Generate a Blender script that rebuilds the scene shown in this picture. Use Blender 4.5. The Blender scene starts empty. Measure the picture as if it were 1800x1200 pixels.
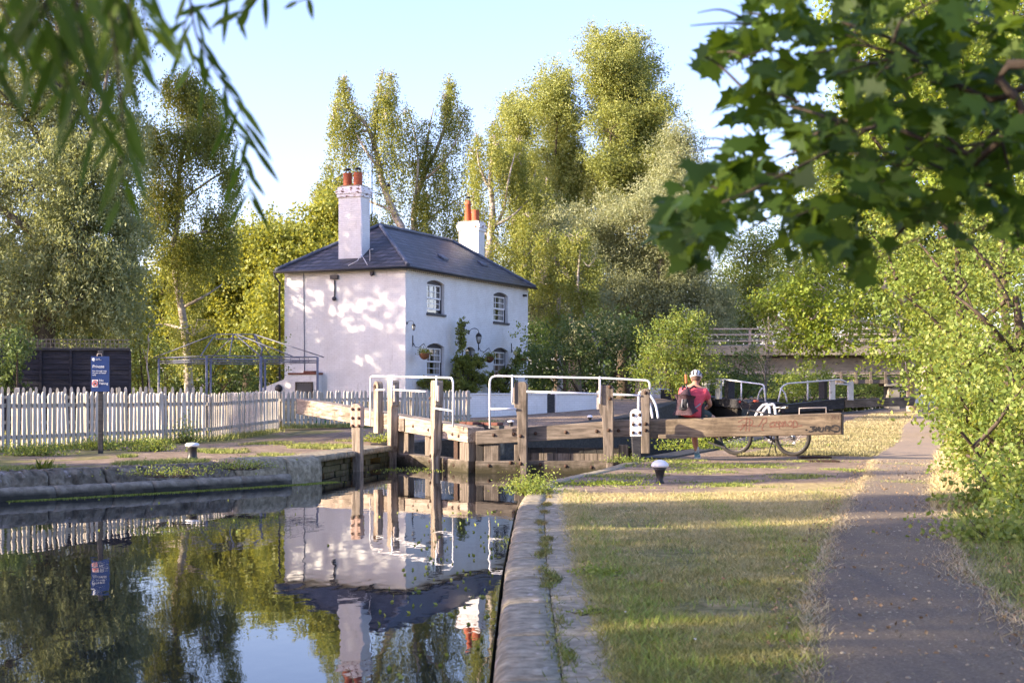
import bpy, math, random
import numpy as np
from mathutils import Vector, Matrix
sc = bpy.context.scene
F, H, HY = 2500.0, 1.15, 692.0        # lens in photo pixels, eye height above the towpath, horizon row
# ---------------- camera
cam = bpy.data.cameras.new('camera'); cam.sensor_width = 36; cam.lens = 50; cam.shift_y = (HY-600)/1800
cam.clip_start = .05; cam.clip_end = 3000
cam.dof.use_dof = True; cam.dof.focus_distance = 27; cam.dof.aperture_fstop = 6.0
camo = bpy.data.objects.new('camera', cam); sc.collection.objects.link(camo)
camo.location = (0, 0, H); camo.rotation_euler = (math.pi/2, 0, 0); sc.camera = camo
# ---------------- light
SX, SY, EL = -.955, -.296, 18.0       # where the low evening sun stands (to the left, slightly behind the camera)
az = math.atan2(SX, SY)
w = bpy.data.worlds.new('World'); sc.world = w; w.use_nodes = True
nt = w.node_tree; nt.nodes.clear()
sky = nt.nodes.new('ShaderNodeTexSky'); sky.sky_type = 'NISHITA'; sky.sun_disc = False
sky.sun_elevation = math.radians(EL); sky.sun_rotation = az
sky.air_density = 1.0; sky.dust_density = 1.7; sky.ozone_density = 4.2; sky.altitude = 50
bg = nt.nodes.new('ShaderNodeBackground'); bg.inputs[1].default_value = .15
ow = nt.nodes.new('ShaderNodeOutputWorld'); wb = nt.nodes.new('ShaderNodeMix'); wb.data_type = 'RGBA'; wb.blend_type = 'MULTIPLY'; wb.inputs['Factor'].default_value = 1
wb.inputs['B'].default_value = (1.28, .96, 1.0, 1)      # white balance of the evening sky
nt.links.new(sky.outputs[0], wb.inputs['A']); nt.links.new(wb.outputs['Result'], bg.inputs[0]); nt.links.new(bg.outputs[0], ow.inputs[0])
sun = bpy.data.lights.new('sun', 'SUN'); sun.energy = 4.5; sun.angle = math.radians(.6); sun.color = (1, .83, .62)
suno = bpy.data.objects.new('sun', sun); sc.collection.objects.link(suno)
ce = math.cos(math.radians(EL)); nrm = math.hypot(SX, SY)
sv = Vector((SX/nrm*ce, SY/nrm*ce, math.sin(math.radians(EL))))
suno.rotation_euler = sv.to_track_quat('Z', 'Y').to_euler()
suno.location = (-30, -10, 30)
vs = sc.view_settings; vs.view_transform = 'Standard'; vs.look = 'None'; vs.gamma = 1; vs.exposure = 1.9
# ---------------- helpers
rnd = random.Random(4); RG = np.random.default_rng(7)
C = sc.collection
def P(px, py, D): return Vector(((px-900)/F*D, D, H-(py-HY)/F*D))
def ss(t): t = min(1., max(0., t)); return t*t*(3-2*t)
def tag(o, label=None, cat=None, group=None, kind=None):
    if label: o['label'] = label
    if cat: o['category'] = cat
    if group: o['group'] = group
    if kind: o['kind'] = kind
    return o
def thing(name, label, cat, loc=(0,0,0), rz=0, group=None):
    o = bpy.data.objects.new(name, None); C.objects.link(o); o.location = loc; o.rotation_euler = (0, 0, rz)
    o.empty_display_size = .2
    return tag(o, label, cat, group)
def copy_tree(o, parent=None):
    c = o.copy(); C.objects.link(c); c.parent = parent
    for ch in list(o.children): copy_tree(ch, c)
    return c
class MB:
    def __init__(s): s.v = []; s.f = []; s.m = []; s.sm = []
    def add(s, vs, fs, m=0, smooth=False):
        n = len(s.v); s.v += [tuple(v) for v in vs]; s.f += [tuple(i+n for i in f) for f in fs]
        s.m += [m]*len(fs); s.sm += [smooth]*len(fs); return s
    def box(s, a, b, m=0, M=None):
        (x0,y0,z0),(x1,y1,z1) = a, b
        vs = [Vector(p) for p in ((x0,y0,z0),(x1,y0,z0),(x1,y1,z0),(x0,y1,z0),(x0,y0,z1),(x1,y0,z1),(x1,y1,z1),(x0,y1,z1))]
        if M: vs = [M @ v for v in vs]
        return s.add(vs, [(0,3,2,1),(4,5,6,7),(0,1,5,4),(1,2,6,5),(2,3,7,6),(3,0,4,7)], m)
    def hexa(s, bot, top, m=0):      # two rings of the same length
        n = len(bot)
        return s.add(list(bot)+list(top), [tuple(range(n-1,-1,-1)), tuple(range(n,2*n))]+[(i,(i+1)%n,n+(i+1)%n,n+i) for i in range(n)], m)
    def prism(s, pts, axis, a, b, m=0):   # outline in the two other axes, extruded a..b
        def mk(p, t): return (t,p[0],p[1]) if axis=='x' else (p[0],t,p[1]) if axis=='y' else (p[0],p[1],t)
        n = len(pts)
        return s.add([mk(p,a) for p in pts]+[mk(p,b) for p in pts], [tuple(range(n)), tuple(range(2*n-1,n-1,-1))]+[(i,n+i,n+(i+1)%n,(i+1)%n) for i in range(n)], m)
    def tube(s, pts, r, n=8, m=0, cap=True, smooth=True):
        pts = [Vector(p) for p in pts]; k = len(pts)
        rs = r if isinstance(r, (list, tuple)) else [r]*k
        vs = []; up = None
        for i, p in enumerate(pts):
            d = (pts[min(i+1,k-1)]-pts[max(i-1,0)])
            if d.length < 1e-9: d = Vector((0,0,1))
            d.normalize()
            if up is None: up = Vector((0,0,1)) if abs(d.z) < .9 else Vector((1,0,0))
            a = d.cross(up)
            if a.length < 1e-4: a = d.cross(Vector((1,0,0)) if abs(d.x) < .9 else Vector((0,1,0)))
            a.normalize(); b = a.cross(d); up = b
            vs += [p+(a*math.cos(2*math.pi*j/n)+b*math.sin(2*math.pi*j/n))*rs[i] for j in range(n)]
        fs = [(i*n+j, i*n+(j+1)%n, (i+1)*n+(j+1)%n, (i+1)*n+j) for i in range(k-1) for j in range(n)]
        s.add(vs, fs, m, smooth)
        if cap:
            b0 = len(s.v)-len(vs)
            s.f += [tuple(b0+j for j in range(n-1,-1,-1)), tuple(b0+(k-1)*n+j for j in range(n))]; s.m += [m,m]; s.sm += [False,False]
        return s
    def lathe(s, prof, c=(0,0,0), n=20, m=0, M=None):
        vs = []; k = len(prof)
        for r, z in prof:
            for j in range(n):
                v = Vector((r*math.cos(2*math.pi*j/n), r*math.sin(2*math.pi*j/n), z))
                if M: v = M @ v
                vs.append(v+Vector(c))
        fs = [(i*n+j, i*n+(j+1)%n, (i+1)*n+(j+1)%n, (i+1)*n+j) for i in range(k-1) for j in range(n)]
        fs += [tuple(range(n-1,-1,-1)), tuple((k-1)*n+j for j in range(n))]
        return s.add(vs, fs, m, True)
    def ball(s, c, r, m=0, n=12, k=8, M=None):
        prof = [(max(1e-4, math.sin(math.pi*i/k)), -math.cos(math.pi*i/k)) for i in range(k+1)]
        r = r if isinstance(r, (tuple, list)) else (r,r,r)
        S = Matrix.Diagonal((*r,1)); S = (M @ S) if M else S
        return s.lathe(prof, c, n, m, S)
    def build(s, name, mat, parent=None, bevel=0, kind=None, bseg=2):
        me = bpy.data.meshes.new(name); me.from_pydata(s.v, [], s.f)
        for mm in (mat if isinstance(mat, (list,tuple)) else [mat]): me.materials.append(mm)
        me.polygons.foreach_set('material_index', s.m); me.polygons.foreach_set('use_smooth', s.sm)
        o = bpy.data.objects.new(name, me); C.objects.link(o)
        if parent: o.parent = parent
        if bevel:
            b = o.modifiers.new('bevel', 'BEVEL'); b.width = bevel; b.segments = bseg; b.limit_method = 'ANGLE'; b.angle_limit = math.radians(40)
        if kind: o['kind'] = kind
        return o
def npmesh(name, V, k, mat, parent=None, attrs=None):
    """V: (N,k,3) separate k-gons in one mesh"""
    n = V.shape[0]; me = bpy.data.meshes.new(name)
    me.vertices.add(n*k); me.vertices.foreach_set('co', V.astype(np.float32).ravel())
    me.loops.add(n*k); me.loops.foreach_set('vertex_index', np.arange(n*k, dtype=np.int32))
    me.polygons.add(n); me.polygons.foreach_set('loop_start', np.arange(0, n*k, k, dtype=np.int32))
    me.update(calc_edges=True)
    me.materials.append(mat)
    for an, av in (attrs or {}).items():
        a = me.attributes.new(an, 'FLOAT', 'FACE'); a.data.foreach_set('value', av.astype(np.float32))
    o = bpy.data.objects.new(name, me); C.objects.link(o)
    if parent: o.parent = parent
    return o
# ---------------- materials
def nodes(name):
    m = bpy.data.materials.new(name); m.use_nodes = True; t = m.node_tree; t.nodes.clear()
    o = t.nodes.new('ShaderNodeOutputMaterial'); b = t.nodes.new('ShaderNodeBsdfPrincipled'); t.links.new(b.outputs[0], o.inputs[0])
    return m, t, b, o
def N(t, typ, **kw):
    n = t.nodes.new(typ)
    for k, v in kw.items():
        if k.startswith('i_'):
            key = k[2:]; key = int(key) if key.isdigit() else key.replace('_', ' ')
            n.inputs[key].default_value = v
        else: setattr(n, k, v)
    return n
def coords(t, stretch=(1,1,1), coord='Object'):
    tc = N(t, 'ShaderNodeTexCoord'); mp = N(t, 'ShaderNodeMapping'); mp.inputs['Scale'].default_value = stretch
    t.links.new(tc.outputs[coord], mp.inputs[0]); return mp.outputs[0]
def ramp(t, src, stops):
    r = N(t, 'ShaderNodeValToRGB'); e = r.color_ramp.elements
    while len(e) < len(stops): e.new(.5)
    for q, (p, c) in zip(e, stops): q.position = p; q.color = (*c, 1) if len(c) == 3 else c
    t.links.new(src, r.inputs[0]); return r.outputs[0]
def mix(t, fac, a, b, mode='MIX'):
    n = N(t, 'ShaderNodeMix', data_type='RGBA', blend_type=mode)
    for s, v in ((n.inputs['Factor'], fac), (n.inputs['A'], a), (n.inputs['B'], b)):
        if hasattr(v, 'is_output'): t.links.new(v, s)
        else: s.default_value = v if not isinstance(v, tuple) else (*v, 1)[:4]
    return n.outputs['Result']
def noise(t, vec, scale, detail=4, rough=.6, dist=0):
    n = N(t, 'ShaderNodeTexNoise', i_Scale=scale, i_Detail=detail, i_Roughness=rough, i_Distortion=dist)
    t.links.new(vec, n.inputs['Vector']); return n.outputs[0]
def bump(t, b, src, strength, dist=.02):
    n = N(t, 'ShaderNodeBump', i_Strength=strength, i_Distance=dist); t.links.new(src, n.inputs['Height'])
    t.links.new(n.outputs[0], b.inputs['Normal']); return n
def mk(name, cols, scale=8, stretch=(1,1,1), rough=.7, bmp=.3, detail=5, metallic=0, spot=None, spec=.4, bd=.01):
    m, t, b, o = nodes(name); v = coords(t, stretch)
    n1 = noise(t, v, scale, detail); n2 = noise(t, coords(t), scale*.23, 3)
    k = len(cols); c = ramp(t, n1, [(.3+.4*i/max(1,k-1), cc) for i, cc in enumerate(cols)])
    c = mix(t, ramp(t, n2, [(.3,(.0,)*3),(.75,(.42,)*3)]), c, tuple(x*.62 for x in cols[0]))
    if spot:
        sc_, th, col = spot; c = mix(t, ramp(t, noise(t, coords(t), sc_, 6, .7), [(th,(0,)*3),(th+.05,(1,)*3)]), c, col)
    t.links.new(c, b.inputs['Base Color']); b.inputs['Roughness'].default_value = rough; b.inputs['Metallic'].default_value = metallic
    b.inputs['Specular IOR Level'].default_value = spec
    if bmp: bump(t, b, n1, bmp, bd)
    return m
def leafmat(name, c1, c2, c3, tr=.35, nscale=.5):
    m, t, b, o = nodes(name); at = N(t, 'ShaderNodeAttribute', attribute_name='tint')
    c = ramp(t, at.outputs['Fac'], [(0, c1), (.55, c2), (1, c3)])
    nz = noise(t, coords(t), nscale, 2); c = mix(t, ramp(t, nz, [(.38,(0,)*3),(.62,(.5,)*3)]), c, c2)
    t.links.new(c, b.inputs['Base Color']); b.inputs['Roughness'].default_value = .55; b.inputs['Specular IOR Level'].default_value = .35
    tl = N(t, 'ShaderNodeBsdfTranslucent'); c2_ = mix(t, .5, c, (min(1,c3[0]*1.5), min(1,c3[1]*1.4), c3[2]*.5)); t.links.new(c2_, tl.inputs[0])
    ms = N(t, 'ShaderNodeMixShader', i_0=tr); t.links.new(b.outputs[0], ms.inputs[1]); t.links.new(tl.outputs[0], ms.inputs[2])
    t.links.new(ms.outputs[0], o.inputs[0]); return m
MT = {}
# weathered timber, grain along local x or z
def woodmat(name, cols, axis, dark=(.05,.04,.035), moss=False, rust=False):
    m, t, b, o = nodes(name); st = (.9,9,9) if axis == 'x' else (9,9,.9)
    v = coords(t, st); n1 = noise(t, v, 2.2, 8, .65, .4); n2 = noise(t, coords(t, (.5,5,5) if axis=='x' else (5,5,.5)), 1.3, 4)
    c = ramp(t, n1, [(.3, dark), (.42, cols[0]), (.55, cols[1]), (.75, cols[2])])
    c = mix(t, ramp(t, n2, [(.35,(0,)*3),(.7,(.6,)*3)]), c, cols[0])
    cr = ramp(t, noise(t, coords(t, (.35,14,14) if axis=='x' else (14,14,.35)), 1.7, 3, .5, .3), [(.30,(1,)*3),(.345,(0,)*3)])
    c = mix(t, cr, c, (.02,.017,.015))
    c = mix(t, ramp(t, noise(t, coords(t), 1.9, 6, .7), [(.52,(0,)*3),(.64,(.55,)*3)]), c, (cols[0][0]*.45, cols[0][1]*.42, cols[0][2]*.38))
    if moss:
        sx = N(t, 'ShaderNodeSeparateXYZ'); t.links.new(coords(t), sx.inputs[0])
        mm = N(t, 'ShaderNodeMath', operation='MULTIPLY_ADD', i_1=-6., i_2=-.15); t.links.new(sx.outputs[2], mm.inputs[0])
        m3 = N(t, 'ShaderNodeMath', operation='ADD', use_clamp=True); t.links.new(mm.outputs[0], m3.inputs[0])
        nn = N(t, 'ShaderNodeMath', operation='MULTIPLY_ADD', i_1=2.6, i_2=-1.3); t.links.new(noise(t, coords(t), 6, 5), nn.inputs[0]); t.links.new(nn.outputs[0], m3.inputs[1])
        c = mix(t, m3.outputs[0], c, (.035,.030,.014))
    t.links.new(c, b.inputs['Base Color']); b.inputs['Roughness'].default_value = .8; b.inputs['Specular IOR Level'].default_value = .25
    bump(t, b, n1, .7, .012); return m
WC = ((.20,.16,.12), (.37,.31,.245), (.56,.49,.40))
MT['beam'] = woodmat('weathered beam timber', WC, 'x')
MT['post'] = woodmat('weathered post timber', WC, 'z')
GC = ((.11,.09,.07), (.20,.165,.13), (.31,.26,.21))
MT['gbeam'] = woodmat('grey gate timber', GC, 'x'); MT['gpost'] = woodmat('grey post timber', GC, 'z')
MT['wet'] = woodmat('wet mossy timber', GC, 'x', moss=True)
MT['blackwood'] = mk('black painted timber', [(.012,.012,.014),(.03,.03,.034),(.07,.065,.065)], 6, (1,6,6), .6, .4)
MT['darkwood'] = mk('dark stained gate boards', [(.015,.012,.01),(.045,.038,.03)], 5, (6,6,1), .8, .5)
MT['whitepaint'] = mk('white gloss paint on steel', [(.72,.73,.76),(.82,.82,.84)], 14, (1,1,1), .35, .08, spot=(16,.70,(.22,.10,.05)))
MT['whitewood'] = mk('flaking white painted timber', [(.62,.62,.62),(.78,.77,.75),(.8,.8,.78)], 9, (3,3,.6), .6, .4, spot=(7,.60,(.20,.15,.12)))
MT['picket'] = mk('weathered white picket paint', [(.30,.27,.22),(.52,.48,.42),(.66,.62,.56)], 5, (6,6,1), .75, .3, spot=(3.0,.62,(.22,.22,.15)))
def per_object(m, dark):
    t = m.node_tree; b = [n for n in t.nodes if n.type == 'BSDF_PRINCIPLED'][0]; src = b.inputs['Base Color'].links[0].from_socket; oi = N(t, 'ShaderNodeObjectInfo')
    t.links.new(mix(t, ramp(t, oi.outputs['Random'], [(.25,(0,)*3),(1,(.75,)*3)]), src, dark), b.inputs['Base Color'])
per_object(MT['picket'], (.27,.25,.19))
MT['steel'] = mk('black iron', [(.012,.012,.013),(.03,.03,.032)], 20, rough=.45, bmp=.15)
MT['bolt'] = mk('rusted bolt iron', [(.03,.018,.012),(.09,.045,.025)], 30, rough=.8, bmp=.3)
MT['grey'] = mk('grey painted tube', [(.10,.11,.15),(.17,.18,.23)], 20, rough=.5, bmp=.1)
MT['blackfence'] = mk('black stained feather boards', [(.006,.006,.010),(.016,.016,.024),(.038,.036,.05)], 3, (.6,8,8), .75, .5)
MT['trellis'] = mk('weathered trellis lath', [(.16,.13,.10),(.30,.26,.20)], 14, rough=.85)
MT['terracotta'] = mk('terracotta clay', [(.32,.075,.03),(.46,.13,.055)], 7, (1,1,4), .75, .2, spot=(5,.66,(.12,.06,.045)))
MT['lead'] = mk('lead ridge roll', [(.06,.075,.11),(.13,.15,.20)], 6, rough=.55, bmp=.3)
MT['redbrick'] = mk('bare red brick', [(.12,.045,.03),(.24,.10,.07)], 9, rough=.9, bmp=.5)
MT['stonetop'] = mk('worn coping stone', [(.15,.13,.08),(.30,.255,.17),(.48,.42,.29)], 13, detail=10, rough=.95, bmp=.8, spot=(5.5,.60,(.47,.40,.33)), bd=.012)
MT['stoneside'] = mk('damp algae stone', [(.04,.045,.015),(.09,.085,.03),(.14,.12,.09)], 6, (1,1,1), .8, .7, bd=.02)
MT['bankstone'] = mk('soot dark bank stone', [(.05,.042,.028),(.17,.145,.105),(.36,.31,.23)], 7, (1,1,1), .95, 1., detail=10, spot=(3.1,.60,(.33,.29,.27)), bd=.06)
MT['concrete'] = mk('bridge concrete', [(.19,.17,.135),(.29,.265,.215),(.36,.33,.27)], 1.4, (1,1,3), .9, .3, spot=(1.3,.58,(.12,.105,.085)))
MT['rail'] = mk('galvanised rail', [(.35,.30,.27),(.48,.42,.38)], 4, rough=.5, bmp=.1)
MT['skin'] = mk('skin', [(.45,.22,.14),(.56,.30,.20)], 12, rough=.55, bmp=.05)
MT['rubber'] = mk('tyre rubber', [(.012,.011,.01),(.03,.026,.022)], 30, rough=.8, bmp=.3)
MT['glass'] = None
def simple(name, col, rough=.5, metallic=0, spec=.5):
    m, t, b, o = nodes(name); n = noise(t, coords(t), 9, 4)
    t.links.new(mix(t, n, tuple(c*.8 for c in col), tuple(min(1,c*1.15) for c in col)), b.inputs['Base Color'])
    b.inputs['Roughness'].default_value = rough; b.inputs['Metallic'].default_value = metallic; b.inputs['Specular IOR Level'].default_value = spec
    return m
MT['glass'] = simple('dark window glass', (.012,.014,.018), .04, 0, .9)
MT['curtain'] = simple('pale curtain', (.5,.48,.44), .9)
MT['clearglass'] = simple('lantern glass', (.55,.55,.5), .1, 0, .8)
# painted brick
def brickmat():
    m, t, b, o = nodes('white painted brickwork'); tc = N(t, 'ShaderNodeTexCoord'); sx = N(t, 'ShaderNodeSeparateXYZ'); t.links.new(tc.outputs['Object'], sx.inputs[0])
    ad = N(t, 'ShaderNodeMath', operation='ADD'); t.links.new(sx.outputs[0], ad.inputs[0]); t.links.new(sx.outputs[1], ad.inputs[1])
    cb = N(t, 'ShaderNodeCombineXYZ'); t.links.new(ad.outputs[0], cb.inputs[0]); t.links.new(sx.outputs[2], cb.inputs[1])
    br = N(t, 'ShaderNodeTexBrick', i_Scale=1.0); br.inputs['Brick Width'].default_value = .225; br.inputs['Row Height'].default_value = .075; br.inputs['Mortar Size'].default_value = .009; br.inputs['Mortar Smooth'].default_value = .6
    t.links.new(cb.outputs[0], br.inputs['Vector'])
    br.inputs['Color1'].default_value = (.76,.77,.77,1); br.inputs['Color2'].default_value = (.70,.71,.71,1); br.inputs['Mortar'].default_value = (.60,.61,.61,1)
    nz = noise(t, coords(t), 1.3, 6, .65)
    c = mix(t, ramp(t, nz, [(.42,(0,)*3),(.72,(.6,)*3)]), br.outputs[0], (.55,.54,.52))
    c = mix(t, ramp(t, noise(t, coords(t, (4,4,.6)), 1.4, 5, .7), [(.60,(0,)*3),(.72,(.7,)*3)]), c, (.40,.40,.38))
    c = mix(t, ramp(t, noise(t, coords(t), 7, 6, .7), [(.69,(0,)*3),(.73,(.7,)*3)]), c, (.36,.30,.25))
    t.links.new(c, b.inputs['Base Color']); b.inputs['Roughness'].default_value = .6
    mx = N(t, 'ShaderNodeMath', operation='MULTIPLY_ADD', i_1=-1., i_2=0.); t.links.new(br.outputs['Fac'], mx.inputs[0])
    a2 = N(t, 'ShaderNodeMath', operation='ADD'); t.links.new(mx.outputs[0], a2.inputs[0]); t.links.new(noise(t, coords(t), 14, 4), a2.inputs[1])
    bump(t, b, a2.outputs[0], .45, .008); return m
MT['brick'] = brickmat()
def wetstone():
    m, t, b, o = nodes('tide stained stone ledge'); n1 = noise(t, coords(t), 7, 9, .7); c = ramp(t, n1, [(.3,(.12,.10,.07)),(.5,(.24,.205,.15)),(.7,(.38,.33,.25))])
    sx = N(t, 'ShaderNodeSeparateXYZ'); t.links.new(coords(t), sx.inputs[0]); mr = N(t, 'ShaderNodeMapRange', i_1=-.11, i_2=-.19); t.links.new(sx.outputs[2], mr.inputs[0])
    ad = N(t, 'ShaderNodeMath', operation='MULTIPLY_ADD', i_1=1.2, i_2=-.6); t.links.new(noise(t, coords(t, (1,1,3)), 3, 5), ad.inputs[0]); a2 = N(t, 'ShaderNodeMath', operation='ADD', use_clamp=True); t.links.new(ad.outputs[0], a2.inputs[0]); t.links.new(mr.outputs[0], a2.inputs[1])
    c = mix(t, a2.outputs[0], c, (.018,.017,.010)); t.links.new(c, b.inputs['Base Color']); b.inputs['Roughness'].default_value = .75; bump(t, b, n1, .9, .02); return m
MT['ledge'] = wetstone()
MT['chamber'] = mk('shade black chamber brick', [(.008,.008,.007),(.03,.028,.024),(.07,.062,.052)], 5, (1,1,3), .7, .8, bd=.03)  # shade of the gap behind the gates is put into this colour
def flaky():
    m, t, b, o = nodes('flaking white brick'); nz = noise(t, coords(t, (1,1,2.5)), 5.5, 5, .6)
    c = ramp(t, nz, [(.55, (.74,.74,.75)), (.59, (.34,.20,.14)), (.63, (.10,.05,.035))])
    t.links.new(c, b.inputs['Base Color']); b.inputs['Roughness'].default_value = .8; bump(t, b, nz, .5, .02); return m
MT['flaky'] = flaky()
def slate():
    m, t, b, o = nodes('blue grey roof slate'); tc = N(t, 'ShaderNodeTexCoord'); sx = N(t, 'ShaderNodeSeparateXYZ'); t.links.new(tc.outputs['Object'], sx.inputs[0])
    ad = N(t, 'ShaderNodeMath', operation='ADD'); t.links.new(sx.outputs[0], ad.inputs[0]); t.links.new(sx.outputs[1], ad.inputs[1])
    z2 = N(t, 'ShaderNodeMath', operation='MULTIPLY', i_1=1.0); t.links.new(sx.outputs[2], z2.inputs[0])
    cb = N(t, 'ShaderNodeCombineXYZ'); t.links.new(ad.outputs[0], cb.inputs[0]); t.links.new(z2.outputs[0], cb.inputs[1])
    br = N(t, 'ShaderNodeTexBrick', i_Scale=1.0); br.inputs['Brick Width'].default_value = .34; br.inputs['Row Height'].default_value = .16; br.inputs['Mortar Size'].default_value = .022; br.inputs['Mortar Smooth'].default_value = .2
    br.inputs['Color1'].default_value = (.022,.024,.034,1); br.inputs['Color2'].default_value = (.10,.095,.115,1); br.inputs['Mortar'].default_value = (.008,.008,.01,1)
    t.links.new(cb.outputs[0], br.inputs['Vector'])
    c = mix(t, ramp(t, noise(t, coords(t), 1.1, 6, .7), [(.45,(0,)*3),(.70,(.5,)*3)]), br.outputs[0], (.06,.05,.05))
    c = mix(t, ramp(t, noise(t, coords(t), 7, 5, .7), [(.62,(0,)*3),(.70,(.6,)*3)]), c, (.16,.15,.13))
    t.links.new(c, b.inputs['Base Color']); b.inputs['Roughness'].default_value = .5
    mx = N(t, 'ShaderNodeMath', operation='MULTIPLY', i_1=-1.); t.links.new(br.outputs['Fac'], mx.inputs[0])
    bump(t, b, mx.outputs[0], .9, .02); return m
MT['slate'] = slate()
def groundmat():
    m, t, b, o = nodes('towpath ground'); v = coords(t)
    ad = N(t, 'ShaderNodeAttribute', attribute_name='dirt'); ag = N(t, 'ShaderNodeAttribute', attribute_name='dry')
    dirt = ramp(t, noise(t, v, 5, 7, .65), [(.3,(.16,.115,.08)),(.5,(.28,.21,.15)),(.7,(.40,.31,.23))])
    dirt = mix(t, ramp(t, noise(t, v, 1.7, 8, .72), [(.40,(0,)*3),(.66,(.8,)*3)]), dirt, (.15,.11,.075)); dirt = mix(t, ramp(t, noise(t, v, 19, 6, .7), [(.56,(0,)*3),(.68,(.7,)*3)]), dirt, (.46,.38,.28))
    dry = ramp(t, noise(t, v, 9, 7, .7), [(.3,(.20,.15,.07)),(.5,(.38,.30,.14)),(.72,(.52,.42,.23))])
    green = ramp(t, noise(t, v, 7, 6, .7), [(.3,(.09,.09,.03)),(.5,(.19,.175,.065)),(.7,(.32,.27,.13))])
    def soft(at, sc_, amt):
        a = N(t, 'ShaderNodeMath', operation='MULTIPLY_ADD', i_1=amt, i_2=-amt*.5); t.links.new(noise(t, v, sc_, 6, .65), a.inputs[0])
        s = N(t, 'ShaderNodeMath', operation='ADD', use_clamp=True); t.links.new(a.outputs[0], s.inputs[0]); t.links.new(at.outputs['Fac'], s.inputs[1])
        return ramp(t, s.outputs[0], [(.40,(0,)*3),(.60,(1,)*3)])
    c = mix(t, soft(ag, 1.3, 1.6), green, dry); c = mix(t, soft(ad, 2.2, 1.3), c, dirt)
    t.links.new(c, b.inputs['Base Color']); b.inputs['Roughness'].default_value = .95; b.inputs['Specular IOR Level'].default_value = .15
    bump(t, b, noise(t, v, 14, 10, .75), .9, .04); return m
MT['ground'] = groundmat()
def pathmat():
    m, t, b, o = nodes('dusty tarmac path'); v = coords(t)
    c = ramp(t, noise(t, v, 60, 6, .8), [(.3,(.07,.052,.03)),(.5,(.155,.12,.078)),(.70,(.34,.275,.18))])
    c = mix(t, ramp(t, noise(t, v, .8, 5, .6), [(.35,(0,)*3),(.75,(.55,)*3)]), c, (.22,.17,.105))
    c = mix(t, ramp(t, noise(t, coords(t, (3.,.25,1)), 1.1, 5, .65), [(.42,(0,)*3),(.68,(.6,)*3)]), c, (.10,.085,.07))
    c = mix(t, ramp(t, noise(t, v, 3.1, 7, .75), [(.60,(0,)*3),(.70,(.5,)*3)]), c, (.27,.21,.14))
    c = mix(t, ramp(t, noise(t, coords(t, (1,.35,1)), 11, 7, .75), [(.62,(0,)*3),(.70,(.65,)*3)]), c, (.36,.30,.22))
    c = mix(t, ramp(t, noise(t, v, 95, 3, .6), [(.69,(0,)*3),(.73,(1,)*3)]), c, (.45,.42,.38))
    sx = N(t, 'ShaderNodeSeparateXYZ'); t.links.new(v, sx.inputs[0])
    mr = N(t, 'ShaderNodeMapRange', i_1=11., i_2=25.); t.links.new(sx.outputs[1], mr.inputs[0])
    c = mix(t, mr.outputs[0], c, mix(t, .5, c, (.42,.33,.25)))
    t.links.new(c, b.inputs['Base Color']); b.inputs['Roughness'].default_value = .95; b.inputs['Specular IOR Level'].default_value = .15
    bump(t, b, noise(t, v, 90, 5, .7), .6, .01); return m
MT['path'] = pathmat()
def watermat(name, deep):
    m, t, b, o = nodes(name); b.inputs['Base Color'].default_value = (*deep, 1); b.inputs['Roughness'].default_value = .015
    b.inputs['IOR'].default_value = 1.33; b.inputs['Specular IOR Level'].default_value = .5
    n = noise(t, coords(t, (1,.45,1)), 2.2, 3, .5); n2 = noise(t, coords(t, (1,.5,1)), 9, 2, .5)
    a = N(t, 'ShaderNodeMath', operation='MULTIPLY_ADD', i_1=.16); t.links.new(n2, a.inputs[0]); t.links.new(n, a.inputs[2])
    bump(t, b, a.outputs[0], .05, .05); return m
MT['water'] = watermat('still canal water', (.008,.011,.014)); MT['dwater'] = watermat('chamber water', (.004,.004,.004))
# ---------------- terrain
def interp(tab, y):
    if y <= tab[0][0]: return tab[0][1]
    for (a, p), (b, q) in zip(tab, tab[1:]):
        if y <= b: return p+(q-p)*(y-a)/(b-a)
    (a, p), (b, q) = tab[-2:]; return q+(q-p)/(b-a)*(y-b)
XR = [(-40,-.3),(-5,-.1),(3,-.06),(5.66,-.045),(9.3,-.02),(12,.03),(14.9,.09),(17,.2),(18.4,.4),(19.6,.67),(20.7,1.05),(22.1,1.46),(24,1.9),(25.6,2.42),(53.5,12.45)]
XL = [(-40,-24),(0,-19),(10,-14),(15,-10.2),(18.4,-6.9),(20.1,-5.2),(22,-3.5),(22.7,-3.05),(23.3,-3.28),(28.6,-2.35),(57,8.05)]
def xr(y): return interp(XR, y)
def xl(y): return interp(XL, y)
ZW = -.25
def gzr(x, y): return .43*ss((y-29)/22)+(.018*math.sin(x*1.7+y*.9)*math.sin(y*1.3) if x > xr(y)+.7 else 0)
def gzl(x, y): return .12+.33*ss((y-32)/18)+.42*ss((y-45)/8)
HW = interp
YS = sorted(set([round(v,3) for v in list(np.arange(-40,4,2.))+list(np.arange(4,30,.25))+list(np.arange(30,60,.75))+list(np.arange(60,120,4.))+[130,150,180,220,280,400]]))
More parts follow.
